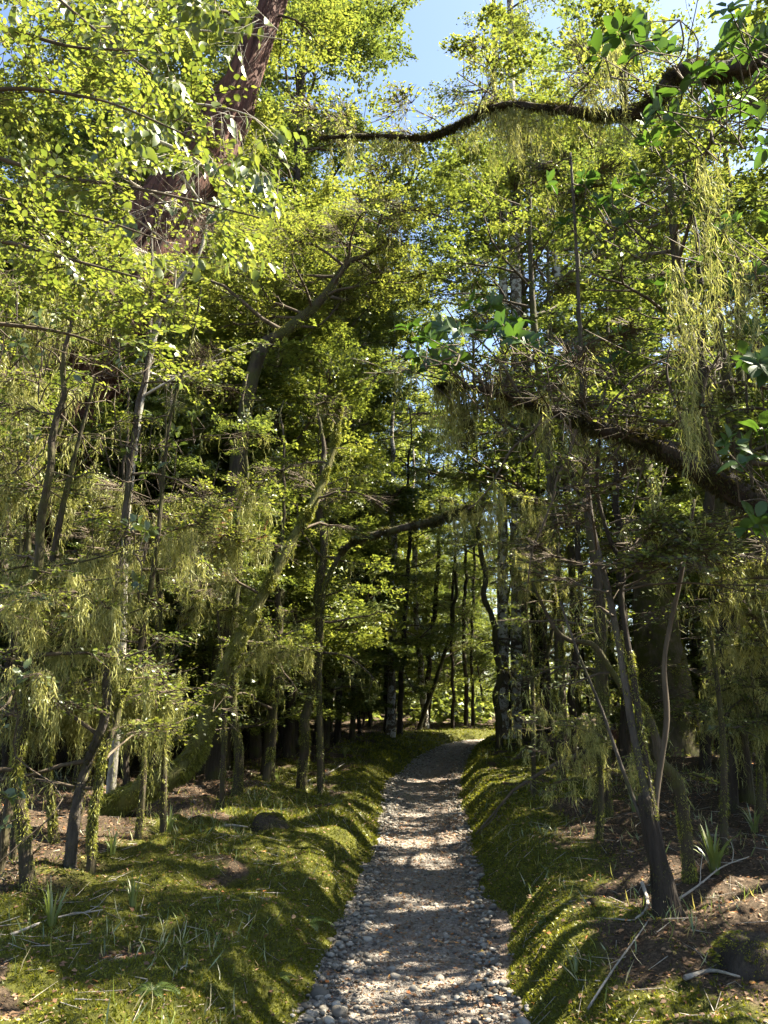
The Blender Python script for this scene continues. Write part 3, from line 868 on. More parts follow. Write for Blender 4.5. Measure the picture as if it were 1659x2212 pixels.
def copy_tree(o, loc, rz, s, label, group):
    r = o.copy(); C.objects.link(r); r.location = [float(q) for q in loc]; r.rotation_euler = (0, 0, rz); r.scale = (s, s, s)
    r['label'] = label; r['group'] = group
    for ch in o.children:
        c = ch.copy(); C.objects.link(c); c.parent = r
        for g in ch.children:
            d = g.copy(); C.objects.link(d); d.parent = c
    return r

def pix(base, rest, dY=0.0, top=None):
    """a stem from ground pixel through further pixels at its own depth (dY: metres it leans away per pixel step), then on up to height top"""
    b = G(*base); out = [b]
    for k, (u, v) in enumerate(rest):
        out.append(P(u, v, b[1] + dY * (k + 1)))
    if top is not None and out[-1][2] < top:
        d = out[-1] - out[-2]; d = d / max(d[2], .05)
        for f in (.5, 1.0):
            h = top - out[-1][2] if f == 1.0 else (top - out[-1][2]) * .5
            out.append(out[-1] + np.array([d[0] * h * .35, d[1] * h * .3, h]))
    return out

# ---------------------------------------------------------------- the great red-barked tree leaning in from the left
YA = 12.0
A_pts = [P(u, v, YA + dy) for u, v, dy in ((-150, 1560, -.6), (-70, 1330, -.4), (5, 1120, -.2), (95, 960, 0), (190, 790, .1), (290, 610, .2), (385, 450, .3), (470, 290, .4), (535, 150, .5), (590, 0, .7), (650, -200, 1), (700, -420, 1.3))]
A_pts[0][2] = on_ground(A_pts[0][0], A_pts[0][1])
A_r = [pxw(w / 2, YA) for w in (215, 205, 195, 190, 185, 180, 172, 120, 80, 62, 50, 30)]
tree('leaning_red_tree', 'great red-barked tree leaning in from the left edge with shaggy peeling bark', 'tree', A_pts, A_r, 101, bark='bark_red', n=110, sides=88, rough=.05, flute=.42,
     limbs=dict(nb=10, t0=.72, t1=1, length=2.6, up=.3, droop=.2, sub=4), spray=dict(R=.5, K=70, L=.07, W=.045, mat='leaf_lit', per=1))

# ---------------------------------------------------------------- mossy tree that lies along the ground, then turns up and leans right
bB = G(215, 1760); YB = bB[1]
B_pts = [bB, P(300, 1712, YB), P(400, 1655, YB + .1), P(438, 1585, YB + .15), P(465, 1500, YB + .2), P(500, 1415, YB + .2), P(560, 1300, YB + .3), P(640, 1150, YB + .4), P(690, 1060, YB + .5), P(722, 960, YB + .6), P(735, 850, YB + .6)]
B_r = [pxw(w / 2, YB) for w in (58, 53, 45, 37, 32, 28, 24, 21, 18, 14, 8)]
tree('leaning_mossy_tree', 'sunlit mossy tree that lies low, bends and leans towards the path', 'tree', B_pts, B_r, 102, bark='bark_moss', n=44, sides=14, rough=.2,
     limbs=[dict(nb=7, t0=.6, t1=1, length=1.1, up=.35, droop=.1, sub=3)], spray=dict(R=.22, K=34, L=.045, W=.026, mat='leaf_lit', T=T_OVAL), near=True,
     hang=dict(n=8, len=.12), moss=dict(n=13000, L=.07, W=.024, down=1.0, mat='moss_stem'))

# ---------------------------------------------------------------- right-hand big tree with flaring mossy foot
bE = G(1455, 1625); YE = bE[1]
E_pts = [bE, P(1440, 1540, YE), P(1428, 1450, YE), P(1418, 1360, YE), P(1406, 1240, YE), P(1395, 1128, YE + .1), P(1385, 900, YE + .3), P(1370, 600, YE + .6), P(1350, 250, YE + 1), P(1335, -200, YE + 1.4)]
E_r = [pxw(w / 2, YE) for w in (120, 108, 98, 90, 72, 50, 36, 28, 22, 14)]
ET = tree('stout_mossy_tree', 'stoutest trunk right of the path, its mossy foot flaring into the sun', 'tree', E_pts, E_r, 103, bark='bark_big', n=50, sides=22, rough=.10, flare=.35,
          limbs=[dict(nb=12, t0=.5, t1=1, length=3.2, up=.35, droop=.2, sub=4)], spray=dict(R=.5, K=100, L=.065, W=.045, mat='leaf_mid', T=T_LEAF3),
          hang=dict(n=4, len=.3), moss=dict(n=5000, L=.07, W=.03, t=(0, .32), down=.6))
rt = np.array([P(1440, 1450, YE - .1), P(1472, 1500, YE - .25), P(1495, 1560, YE - .4), P(1530, 1640, YE - .6)])
rt[-1][2] = on_ground(rt[-1][0], rt[-1][1]) - .1
rts = spline(rt, 14); rr_ = np.linspace(.17, .13, 14)
a = Acc(); a.add(*tube(rts, rr_, 12, .15, 7)); a.build('root_buttress', M['bark_mossy'], ET, bE)
a = Acc(); fuzz(a, np.random.default_rng(9), rts, rr_, 2600, .06, .03, .4); a.build('root_moss', M['moss_stem'], ET, bE)

# ---------------------------------------------------------------- multi-stemmed slender tree at right front
bF = G(1445, 1990); YF = bF[1]
def F_stem(pl): return [P(u, v, YF + .02 * k) for k, (u, v) in enumerate(pl)]
FR = tree('multi_stemmed_tree', 'slender many-stemmed tree with one dark foot, nearest the path on the right', 'tree',
          [bF, P(1432, 1920, YF), P(1420, 1850, YF), P(1408, 1780, YF), P(1398, 1720, YF)], [pxw(w / 2, YF) for w in (52, 46, 42, 36, 28)], 104, bark='bark_dark', n=26, sides=16, rough=.3, flare=.15, crook=.03,
          moss=dict(n=500, L=.03, W=.012, mat='moss_dark'))
for k, (pl, w0, w1, mat) in enumerate((
        ([(1405, 1760), (1380, 1640), (1362, 1548), (1340, 1408), (1312, 1268), (1278, 1128), (1264, 980), (1256, 800), (1250, 640), (1240, 450), (1232, 330)], 19, 6, 'bark_grey'),
        ([(1412, 1770), (1390, 1618), (1368, 1464), (1354, 1380), (1342, 1296), (1345, 1226), (1314, 1156), (1290, 1050), (1300, 900)], 16, 8, 'bark_dark'),
        ([(1425, 1880), (1398, 1800), (1368, 1725), (1334, 1632), (1300, 1534), (1250, 1414), (1210, 1300)], 10, 5, 'bark_grey'),
        ([(1428, 1860), (1415, 1740), (1440, 1560), (1436, 1420), (1470, 1250), (1500, 1080)], 15, 8, 'twig'))):
    q = spline(F_stem(pl), 40); a = Acc(); a.add(*tube(q, np.linspace(pxw(w0 / 2, YF), pxw(w1 / 2, YF), 40), 9, .14, k))
    a.build('stem', M[mat], FR, bF)
    if k in (0, 1):
        a = Acc(); fuzz(a, np.random.default_rng(k), q[:14], np.full(14, pxw(w0 / 2, YF)), 500, .035, .013, .9); a.build('stem_moss', M['moss_stem'], FR, bF)
rng = np.random.default_rng(44)
tub, sed = [], []
for pl, t0 in (([(1340, 1408), (1312, 1268), (1278, 1128), (1256, 800), (1240, 450), (1232, 330)], .1), ([(1342, 1296), (1345, 1226), (1290, 1050)], .1)):
    q = spline(F_stem(pl), 20)
    tb, sd = branch_set(rng, q, np.full(20, .025), 12, t0, 1, .8, .3, .1, 3); tub += tb; sed += sd
a = Acc(); cr = Acc(); h = Acc()
for b, rb in tub: a.add(*tube(b, np.maximum(rb * .7, .002), 4))
ps = np.array([s[0] for s in sed]); ds = np.array([s[1] for s in sed])
k = ps[:, 2] > 2.3
spray_leaves(cr, rng, ps[k], ds[k], np.array([0, 0, 1.]) + rng.normal(0, .2, (k.sum(), 3)), .16, 22, .03, .02, T_OVAL, twigs=a)
strands(h, rng, ps[~k], rng.gamma(2, .07, (~k).sum()))
a.build('branches', M['twig'], FR, bF); cr.build('crown', M['leaf_lit'], FR, bF); h.build('hanging_lichen', M['lichen'], FR, bF)
# curved mossy stem beside it
bR = G(1490, 1905); Y5 = bR[1]
tree('curved_mossy_stem', 'crooked mossy stem standing just behind the many-stemmed tree', 'tree',
     [bR, P(1480, 1800, Y5), P(1462, 1690, Y5), P(1428, 1646, Y5), P(1415, 1590, Y5), P(1390, 1528, Y5), P(1354, 1498, Y5), P(1320, 1447, Y5), P(1280, 1392, Y5), P(1230, 1383, Y5), P(1194, 1350, Y5), P(1150, 1260, Y5)],
     [pxw(w / 2, Y5) for w in (26, 24, 24, 22, 18, 16, 14, 12, 12, 10, 8, 5)], 105, bark='bark_mossy', n=50, sides=9, rough=.22,
     hang=dict(n=18, len=.12), limbs=dict(nb=5, t0=.4, t1=1, length=.7, up=.1, droop=.2, sub=2), moss=dict(n=1800, L=.03, W=.012, t=(0, .5)))

# ---------------------------------------------------------------- understorey stems: (base px, further px, width px, top m, bark, label)
UNDER = [
 # left of the path
 ((60, 1935), [(48, 1750), (40, 1600), (62, 1350), (90, 1150)], 24, 5, 'bark_mossy', 'dark mossy stem nearest the left edge, rising from the front litter'),
 ((150, 1880), [(168, 1760), (205, 1600), (235, 1420), (262, 1230)], 22, 5.5, 'bark_grey', 'pale leaning stem with a sunlit flank, left of the low mossy trunk'),
 ((196, 1890), [(205, 1760), (228, 1640), (262, 1500), (300, 1380)], 16, 5, 'bark_mossy', 'thin mossy stem crossing in front of the low trunk foot'),
 ((118, 1830), [(108, 1700), (112, 1560), (120, 1380), (112, 1200)], 14, 5.5, 'bark_mossy', 'thin upright mossy stem second from the left edge'),
 ((20, 1800), [(14, 1650), (22, 1450), (12, 1250)], 18, 6, 'bark_dark', 'dark stem cut by the left edge of the view'),
 ((330, 1690), [(326, 1560), (338, 1400), (345, 1220)], 15, 6.5, 'bark_mossy', 'upright mossy stem behind the low leaning trunk'),
 ((275, 1700), [(268, 1560), (272, 1400), (258, 1200)], 12, 6.5, 'bark_dark', 'thin dark stem left of the stem behind the low trunk'),
 ((420, 1606), [(424, 1450), (418, 1300), (402, 1150), (392, 950)], 62, 14, 'bark_dark', 'broad dark trunk standing deep in shade behind the leaning mossy tree'),
 ((470, 1600), [(462, 1450), (458, 1300), (470, 1150)], 34, 12, 'bark_dark', 'second dark trunk with a reddish flank beside the broad shaded trunk'),
 ((512, 1720), [(516, 1600), (506, 1450), (512, 1300)], 17, 6, 'bark_mossy', 'mossy stem right of the leaning mossy trunk'),
 ((572, 1690), [(588, 1580), (598, 1440), (600, 1300)], 14, 6, 'bark_mossy', 'thin leaning stem between the mossy stem and the forked dark trunk'),
 ((652, 1708), [(662, 1560), (678, 1420), (690, 1300), (700, 1180), (692, 1060)], 20, 6.5, 'bark_mossy', 'dark forked trunk standing on the mossy left bank beside the path'),
 ((620, 1640), [(622, 1500), (630, 1350), (640, 1200)], 13, 7, 'bark_dark', 'thin dark trunk just left of the forked bank trunk'),
 ((728, 1606), [(734, 1480), (738, 1350), (750, 1200)], 13, 8, 'bark_dark', 'dark slim trunk first to the right of the forked bank trunk'),
 ((760, 1600), [(764, 1480), (772, 1350), (768, 1200)], 11, 8, 'bark_mossy', 'mossy slim trunk second to the right of the forked bank trunk'),
 # middle, beyond the bend
 ((844, 1590), [(846, 1500), (847, 1400), (850, 1154)], 17, 14, 'bark_white', 'tallest straight banded trunk on the far left bank'),
 ((832, 1584), [(836, 1500), (838, 1432), (840, 1250)], 9, 9, 'bark_dark', 'thin dark trunk pressed against the left of the banded trunk'),
 ((863, 1585), [(867, 1500), (873, 1416), (882, 1224)], 11, 11, 'bark_dark', 'dark trunk just right of the banded trunk, tilting right'),
 ((918, 1572), [(914, 1480), (906, 1400), (895, 1320), (895, 1200)], 14, 12, 'bark_white', 'thicker trunk of the crossed pair over the far bank, tilting left'),
 ((922, 1570), [(925, 1480), (927, 1384), (946, 1256)], 12, 11, 'bark_dark', 'dark trunk of the crossed pair over the far bank, tilting right'),
 ((905, 1578), [(925, 1510), (953, 1432), (978, 1346), (985, 1270)], 9, 8, 'bark_mossy', 'strongly slanting pole crossing in front of the far pair'),
 ((978, 1574), [(979, 1480), (978, 1352), (982, 1250)], 7, 10, 'bark_dark', 'thin straight pole on the far bank, first above the path end'),
 ((1007, 1570), [(1006, 1480), (1005, 1352), (1005, 1230)], 9, 11, 'bark_dark', 'thin straight pole on the far bank, second above the path end'),
 ((1022, 1566), [(1021, 1480), (1020, 1352), (1022, 1230)], 7, 10, 'bark_dark', 'thin straight pole on the far bank, third above the path end'),
 ((1079, 1622), [(1077, 1512), (1071, 1400), (1052, 1304), (1040, 1200)], 14, 7, 'bark_mossy', 'dark mossy-footed trunk on the right bank where the path bends away'),
 ((1101, 1590), [(1099, 1480), (1098, 1352), (1100, 1230)], 6, 10, 'bark_dark', 'hair-thin pole just right of the mossy-footed bend trunk'),
 ((1140, 1600), [(1139, 1480), (1138, 1384), (1135, 1200)], 18, 12, 'bark_mossy', 'blurred broad mossy trunk behind the right bank'),
 # right of the path
 ((1170, 1650), [(1164, 1560), (1164, 1464), (1188, 1400), (1200, 1280)], 10, 6, 'bark_mossy', 'thin crooked stem bending right on the right bank'),
 ((1214, 1690), [(1212, 1560), (1208, 1416), (1200, 1260)], 13, 7, 'bark_mossy', 'mossy stem left of the squat mossy right-bank trunk'),
 ((1240, 1660), [(1238, 1540), (1245, 1400), (1250, 1250)], 16, 8, 'bark_dark', 'dark stem behind the right bank in front of the fallen log'),
 ((1303, 1765), [(1302, 1650), (1297, 1500), (1290, 1350)], 30, 6.5, 'bark_mossy', 'squat mossy trunk draped in lichen beside the many-stemmed tree'),
 ((1576, 1745), [(1574, 1620), (1566, 1480), (1556, 1330), (1548, 1150)], 28, 8, 'bark_dark', 'straight dark trunk towards the right edge with one white patch'),
 ((1522, 1660), [(1528, 1520), (1532, 1380), (1536, 1220)], 20, 9, 'bark_dark', 'dark trunk between the stout mossy tree and the white-patched trunk'),
 ((1608, 1690), [(1612, 1540), (1604, 1380), (1598, 1200)], 18, 8, 'bark_mossy', 'mossy trunk just right of the white-patched trunk'),
 ((1648, 1760), [(1640, 1600), (1632, 1430), (1640, 1250)], 13, 6, 'bark_mossy', 'thin mossy stem nearest the right edge'),
 ((1350, 1660), [(1346, 1540), (1352, 1400), (1346, 1250)], 22, 10, 'bark_dark', 'dark trunk half hidden behind the many stems'),
 ((1190, 1640), [(1192, 1540), (1186, 1430), (1176, 1300)], 9, 7, 'bark_dark', 'slight dark stem next to the crooked right-bank stem'),
]
bark_of = {}
for k, (b, rest, w, top, bark, lab) in enumerate(UNDER):
    pts = pix(b, rest, 0, top)
    Yk = pts[0][1]
    zr = [p[2] for p in pts]
    w_ = [w * 1.05, w] + [w * .85] * (len(rest) - 1) + [w * .5, w * .25]
    w_ = w_[:len(pts)]
    far = Yk > 15
    big = w > 30
    hh = zr[-1] - zr[0]
    t_low = .22 if not far else .3
    lim = [dict(nb=int(6 + hh * (1.0 if not far else .9)), t0=t_low, t1=1, length=(.9 if not far else 1.3) + hh * .06, up=.15, droop=.12, sub=3)]
    side = -1 if b[0] < 830 else 1
    sp_ = dict(R=.20, K=22, L=.036, W=.023, mat='leaf_lit' if k % 3 else 'leaf_mid', p=.75, zmin=1.3) if not far else dict(R=.38, K=44, L=.06, W=.04, T=T_LEAF3, mat='leaf_mid' if k % 2 else 'leaf_lit', p=.9, zmin=2.6)
    tree('understorey_tree', lab, 'tree', pts, [pxw(q / 2, Yk) for q in w_], 200 + k, 'slim trees lining the path', bark=bark, n=40, sides=9 if w < 40 else 20, crook=.07 if w < 30 else .03, rough=.16 if not big else .08,
         flute=.2 if big else 0, flare=.3, limbs=lim, spray=sp_, near=(Yk < 9),
         hang=(dict(n=9 if Yk < 12 else 5, len=.17, seg=.034 if Yk < 12 else .06, w=.013 if Yk < 12 else .026) if not far else None),
         moss=(dict(n=int(1500 if bark == 'bark_mossy' else 500), L=.04 if Yk < 10 else .06, W=.015 if Yk < 10 else .025, t=(0, .6), mat='moss_stem' if bark == 'bark_mossy' else 'moss_dark') if not far else None))

# ---------------------------------------------------------------- tall lichened pair high in the middle right
YN = 22.0
for pl, w, lab in (([(1120, 1560), (1118, 1100), (1116, 700), (1112, 560), (1108, 390), (1104, 200), (1100, -150)], 27, 'tall trunk with white lichen patches, right one of the high pair'),
                   ([(1085, 1560), (1086, 1100), (1089, 700), (1084, 560), (1078, 440), (1070, 250), (1066, 0)], 20, 'tall mossy trunk, left one of the high pair')):
    pts = [P(u, v, YN) for u, v in pl]; pts[0][2] = on_ground(pts[0][0], YN)
    tree('tall_tree', lab, 'tree', pts, [pxw(w / 2 * f, YN) for f in (1.3, 1.1, 1, 1, .9, .8, .5)], 300 + w, 'tall trees', bark='bark_white', n=50, sides=14, rough=.1,
         limbs=[dict(nb=16, t0=.45, t1=1, length=4.2, up=.25, droop=.1, sub=5)], spray=dict(R=.55, K=60, L=.085, W=.055, mat='leaf_lit', p=.7, T=T_LEAF3))
# slender pale sapling on the left
bM = np.array(P(275, 1100, 8.5)); 
pts = [P(262, 1420, 8.5), P(272, 1150, 8.5), P(292, 960, 8.5), P(312, 830, 8.5), P(345, 690, 8.5), P(385, 610, 8.5), P(430, 550, 8.5), P(450, 470, 8.5)]
g0 = pts[0].copy(); g0[2] = on_ground(g0[0], g0[1])
tree('pale_sapling', 'thin pale grey sapling leaning right in front of the great red tree', 'tree', [g0] + pts, [pxw(w / 2, 8.5) for w in (20, 18, 15, 14, 14, 13, 11, 8, 5)], 310, bark='bark_pale', n=50, sides=9, rough=.1, twigmat='twig_pale',
     limbs=[dict(nb=12, t0=.45, t1=1, length=1.4, up=.3, droop=.1, sub=3)], spray=dict(R=.25, K=36, L=.05, W=.032, mat='leaf_lit', T=T_OVAL), near=True)
# tree with the dark bent limb left of the middle
YK = 11.5
pts = [P(470, 1590, YK), P(490, 1250, YK), P(520, 950, YK), P(560, 765, YK), P(610, 720, YK), P(660, 680, YK), P(705, 635, YK), P(750, 570, YK), P(800, 545, YK), P(850, 480, YK)]
pts[0][2] = on_ground(pts[0][0], YK)
tree('bent_limb_tree', 'tree whose dark bent limb reaches right above the leaning mossy tree', 'tree', pts, [pxw(w / 2, YK) for w in (44, 40, 36, 32, 28, 24, 20, 16, 11, 6)], 311, bark='bark_mossy', n=50, sides=10, rough=.15,
     limbs=[dict(nb=22, t0=.45, t1=1, length=2.2, up=.4, droop=.2, sub=5)], spray=dict(R=.36, K=80, L=.046, W=.03, mat='leaf_lit', zmin=3.4), near=True, hang=dict(n=2, len=.2), moss=dict(n=1200, L=.05, W=.02, t=(.4, 1)))

# ---------------------------------------------------------------- background wood: a few kinds, copied
rng = np.random.default_rng(77)
protos = []
for k, (h, r, t0, bl, nb, mat, L, K, per, up) in enumerate((
        (21, .20, .30, 3.6, 32, 'leaf_far', .105, 100, 1, .4), (17, .15, .22, 3.0, 30, 'leaf_lit', .10, 100, 1, .45), (24, .26, .32, 4.4, 34, 'leaf_far', .11, 100, 1, .35),
        (9, .07, .12, 2.2, 28, 'leaf_lit', .07, 88, 1, .4), (6.5, .05, .08, 1.8, 24, 'leaf_far', .062, 88, 1, .45), (12, .10, .16, 2.6, 30, 'leaf_lit', .078, 88, 1, .4))):
    x0 = rng.normal(0, .5, 2)
    pts = [(0, 0, 0), (x0[0] * .2, x0[1] * .2, h * .3), (x0[0] * .6, x0[1] * .6, h * .65), (x0[0], x0[1], h)]
    o = tree('background_tree', 'proto', 'tree', pts, [r * 1.2, r, r * .7, r * .15], 400 + k, 'background wood', bark=('bark_dark', 'bark_white', 'bark_dark', 'bark_mossy', 'bark_dark', 'bark_mossy')[k], n=20, sides=8, rough=.1, flare=.3,
             limbs=[dict(nb=nb, t0=t0, t1=1, length=bl, up=up, droop=.12, sub=5, taper=.3)], spray=dict(R=bl * .16 + .06, K=K, L=L, W=L * .64, mat=mat, per=per, filt=False, T=T_LEAF3))
    protos.append([o, 0])
CROWN = [(3.6, 6.3, 21), (3.0, 3.7, 17), (4.4, 7.7, 24), (2.2, 1.1, 9), (1.8, .5, 6.5), (2.6, 1.9, 12)]
def blocks(k, x, y, s):
    r, z0, z1 = [q * s for q in CROWN[k]]; m = 0
    for n_, (p, hr) in enumerate(SUNHOLES):
        h = SUN_DIR[:2]; t = ((x - p[0]) * h[0] + (y - p[1]) * h[1]) / (h @ h)
        if t < 0: continue
        z = p[2] + t * SUN_DIR[2]
        g = n_ < N_GROUND
        if z0 - 1.5 < z < z1 + .5 and np.hypot(x - p[0] - t * h[0], y - p[1] - t * h[1]) < r * (1.05 if g else .75) * (1 if z < z1 * .75 else .7) + hr * .5: m += 1.0 if g else .4
    u = 829.5 + FPX * x / (y * cp + .3)
    if 1330 < u < 1540 and y < 16: m += 9
    return m
def place(k, x, y, s, lab, grp, rz=None):
    z = on_ground(x, y) - .1
    rz = rng.uniform(0, 6.28) if rz is None else rz
    o, used = protos[k]
    if not used:
        o.location = (x, y, z); o.rotation_euler = (0, 0, rz); o.scale = (s, s, s); o['label'] = lab; o['group'] = grp; protos[k][1] = 1
    else:
        copy_tree(o, (x, y, z), rz, s, lab, grp)
LABS = {0: 'tall slim tree in the dense wood far %s', 1: 'tall pale-barked tree in the dense wood far %s', 2: 'tallest dark canopy tree in the dense wood far %s',
        3: 'small leafy tree in the thicket %s', 4: 'low bushy sapling in the thicket %s', 5: 'yellow-green young tree in the thicket %s'}
def side_of(x, y):
    return 'beyond the path bend' if abs(x - .1 * y) < .13 * y else ('left of the path' if x < .1 * y else 'right of the path')
cells = []
for y0, y1, n, kinds, sc_ in ((13, 20, 16, (3, 4, 5, 3, 4), (.8, 1.1)), (19, 28, 22, (0, 1, 3, 5, 4, 2), (.85, 1.1)), (28, 40, 26, (0, 1, 2, 5, 3), (.9, 1.15)), (40, 58, 30, (0, 1, 2, 5), (1, 1.3))):
    got = 0; tries = 0
    while got < n and tries < 4000:
        tries += 1
        y = rng.uniform(y0, y1); x = rng.uniform(-.60 * y - 1.5, .60 * y + 1.5)
        d, w, _ = path_dist(np.array([x]), np.array([y]))
        if d[0] < 2.2: continue
        if 26 < y < 46 and .02 * y < x < .17 * y: continue
        if y < 27 and abs(x - .10 * y) < .035 * y + 1.2: continue
        if 33 < y < 52 and .14 * y < x < 27: continue  # clearing added so sun lights the wood past the bend
        if any((x - a) ** 2 + (y - b) ** 2 < (1.1 + .035 * y) ** 2 for a, b in cells): continue
        k = kinds[rng.integers(len(kinds))]; sc1 = rng.uniform(*sc_)
        if k < 3 and y < 36 and -.11 * y < x < .2 * y: k = 5 if rng.random() < .5 else 3
        if k < 3 and y > 23 and -.06 * y < x < .40 * y and rng.random() < .7: k = 5 if y < 40 else 3
        if blocks(k, x, y, sc1) > (.9 if y < 22 else 2): continue
        cells.append((x, y)); got += 1
        w_ = side_of(x, y)
        place(k, x, y, sc1, LABS[k] % w_, 'wood %s, %s' % (w_, LABS[k].split(' in ')[0]))

# ================================================================== NEAR BRANCHES, LICHEN, BIG LEAVES
def big_leaf_mesh(name, mat, curl, fold, wid):
    V, Fs = big_leaf_template(curl, fold); V = V * np.array([1, wid, 1])
    me = bpy.data.meshes.new(name)
    me.from_pydata(V.tolist(), [], [list(map(int, f)) for F_ in Fs for f in F_])
    me.polygons.foreach_set('use_smooth', np.ones(len(me.polygons), bool))
    me.materials.append(mat)
    return me, V, Fs
def leaf_set(R, org, rng, pos, ax, nn, L, mat, variants, nmax=300, wid=.55):
    """single leaves: those that show largest are objects, the rest one part of the same thing"""
    pos = np.asarray(pos); n = len(pos)
    k = keep_lit(pos) & keep_open(rng, pos)
    pos, ax, nn, L = pos[k], nrm(ax[k]), nn[k], L[k]; n = len(pos)
    q = pos - np.array([0, 0, CAM_Z])
    dep = q[:, 1] * cp + q[:, 2] * sp
    uu = np.abs(q[:, 0] / np.maximum(dep, .1)); vv = np.abs((-q[:, 1] * sp + q[:, 2] * cp) / np.maximum(dep, .1))
    vis = (dep > .3) & (uu < .5) & (vv < TANV)
    score = np.where(vis, L / np.maximum(dep, .2), -1)
    order = np.argsort(-score); top = order[:nmax]; rest = order[nmax:]
    b = nrm(np.cross(nn, ax)); nn = np.cross(ax, b)
    org = np.asarray(org)
    for i in top:
        me = variants[int(rng.integers(len(variants)))][0]
        o = bpy.data.objects.new('leaf', me); C.objects.link(o); o.parent = R
        m = np.eye(4); m[:3, 0] = ax[i] * L[i]; m[:3, 1] = b[i] * L[i]; m[:3, 2] = nn[i] * L[i]; m[:3, 3] = pos[i] - org
        o.matrix_basis = Matrix(m.tolist())
    if len(rest):
        a = Acc(); a.add(*leaves(pos[rest], ax[rest], nn[rest], L[rest], L[rest] * wid, T_OVAL))
        o = a.build('leaves', mat, R, org); o['kind'] = 'stuff'
VAR = {k: [big_leaf_mesh('leaf', M[m], c, f, w) for c, f in ((.15, .1), (.35, .25), (-.1, .2), (.55, .15))]
       for k, m, w in (('near', 'leaf_near', .82), ('broad', 'leaf_near', .60), ('dark', 'leaf_dark', .62), ('mid', 'leaf_mid', .55))}

def rosettes(rng, p, d, n, L, spread=.9):
    """whorls of leaves at twig tips"""
    p = np.asarray(p); S = len(p); d = nrm(np.asarray(d))
    ref = np.where(np.abs(d[:, 2:3]) < .8, np.array([[0, 0, 1.]]), np.array([[1., 0, 0]]))
    A = nrm(np.cross(d, ref)); B = np.cross(d, A)
    a = np.linspace(0, 2 * np.pi, n, endpoint=False)[None] + rng.uniform(0, 6.28, (S, 1)) + rng.normal(0, .25, (S, n))
    rad_ = np.cos(a)[..., None] * A[:, None] + np.sin(a)[..., None] * B[:, None]
    sp_ = spread * rng.uniform(.6, 1.2, (S, n))[..., None]
    ax = rad_ * sp_ + d[:, None] * rng.uniform(.2, .9, (S, n))[..., None] + np.array([0, 0, -.15])
    nn = d[:, None] * 1.0 - rad_ * .5 + rng.normal(0, .2, (S, n, 3))
    pos = np.repeat(p[:, None], n, 1) + rad_ * .012 - d[:, None] * rng.uniform(0, .05, (S, n))[..., None]
    return pos.reshape(-1, 3), ax.reshape(-1, 3), nn.reshape(-1, 3), (L * rng.uniform(.65, 1.2, S * n))

def limb(R, org, pts, r0, r1, mat='bark_mossy', n=40, sides=10, rough=.22, seed=1, name='limb', prof=None):
    q = spline(np.asarray(pts), n); rr = np.linspace(r0, r1, n)
    if prof is not None: rr = np.interp(np.linspace(0, 1, n), *prof)
    a = Acc(); a.add(*tube(q, rr, sides, rough, seed, freq=14)); a.build(name, M[mat], R, org)
    return q, rr
def hang_from(acc, rng, q, n, length, bunch=6, seg=.034, w=.013, t0=0, t1=1, spread=.05):
    """bunches of strands along a limb"""
    c = rng.uniform(t0, t1, max(1, int(n / bunch)))
    st, ln = [], []
    for t in c:
        l = length * rng.gamma(2.5, .4)
        for k in range(rng.poisson(bunch)):
            p, _ = along(q, float(np.clip(t + rng.normal(0, spread), 0, 1))); st.append(p + rng.normal(0, .012, 3)); ln.append(l * rng.uniform(.4, 1.15))
    if st: strands(acc, rng, np.array(st), np.clip(np.array(ln), .04, length * 3.2), seg, w)
def side_twigs(rng, q, n, L, t0=.1, t1=1, up=.1, droop=.1, sub=2):
    return branch_set(rng, q, np.full(len(q), .03), n, t0, t1, L, up, droop, sub, taper=.2)
def crook(acc, rng, p0, p1, r0=.0035, r1=.006):
    l = np.linalg.norm(p1 - p0)
    q = np.array([p0, p0 * .66 + p1 * .34 + rng.normal(0, .12 * l, 3), p0 * .33 + p1 * .67 + rng.normal(0, .12 * l, 3) - [0, 0, .06 * l], p1])
    acc.add(*tube(spline(q, 10), np.linspace(r0, r1, 10), 4))
def twiglets(rng, ps, ds, n, l, acc, droop=0.0, flat=.25, open_=.9):
    """alternate leaves in one plane along short twigs"""
    d = nrm(ds + rng.normal(0, .35, ds.shape) + np.array([0, 0, -droop])); S = len(ps)
    up = nrm(np.array([0, 0, 1.]) + rng.normal(0, flat, (S, 3))); side = nrm(np.cross(up, d)); up = np.cross(d, side)
    l = l * rng.uniform(.6, 1.3, S)
    add_sticks(acc, ps, ps + d * l[:, None], .0016, .0008)
    t = (np.arange(n) + .6) / n; sg = np.where(np.arange(n) % 2, 1, -1)
    pos = ps[:, None] + d[:, None] * (l[:, None] * t[None])[..., None]
    a = rng.normal(open_, .25, (S, n)); a[:, -1] *= .15
    ax = np.cos(a)[..., None] * d[:, None] + (np.sin(a) * sg[None])[..., None] * side[:, None] + np.array([0, 0, -droop * .5]) + rng.normal(0, .12, (S, n, 3))
    nn = up[:, None] + rng.normal(0, .22, (S, n, 3))
    return pos.reshape(-1, 3), ax.reshape(-1, 3), nn.reshape(-1, 3)
def seeds_arr(sd):
    return np.array([s[0] for s in sd]), np.array([s[1] for s in sd])

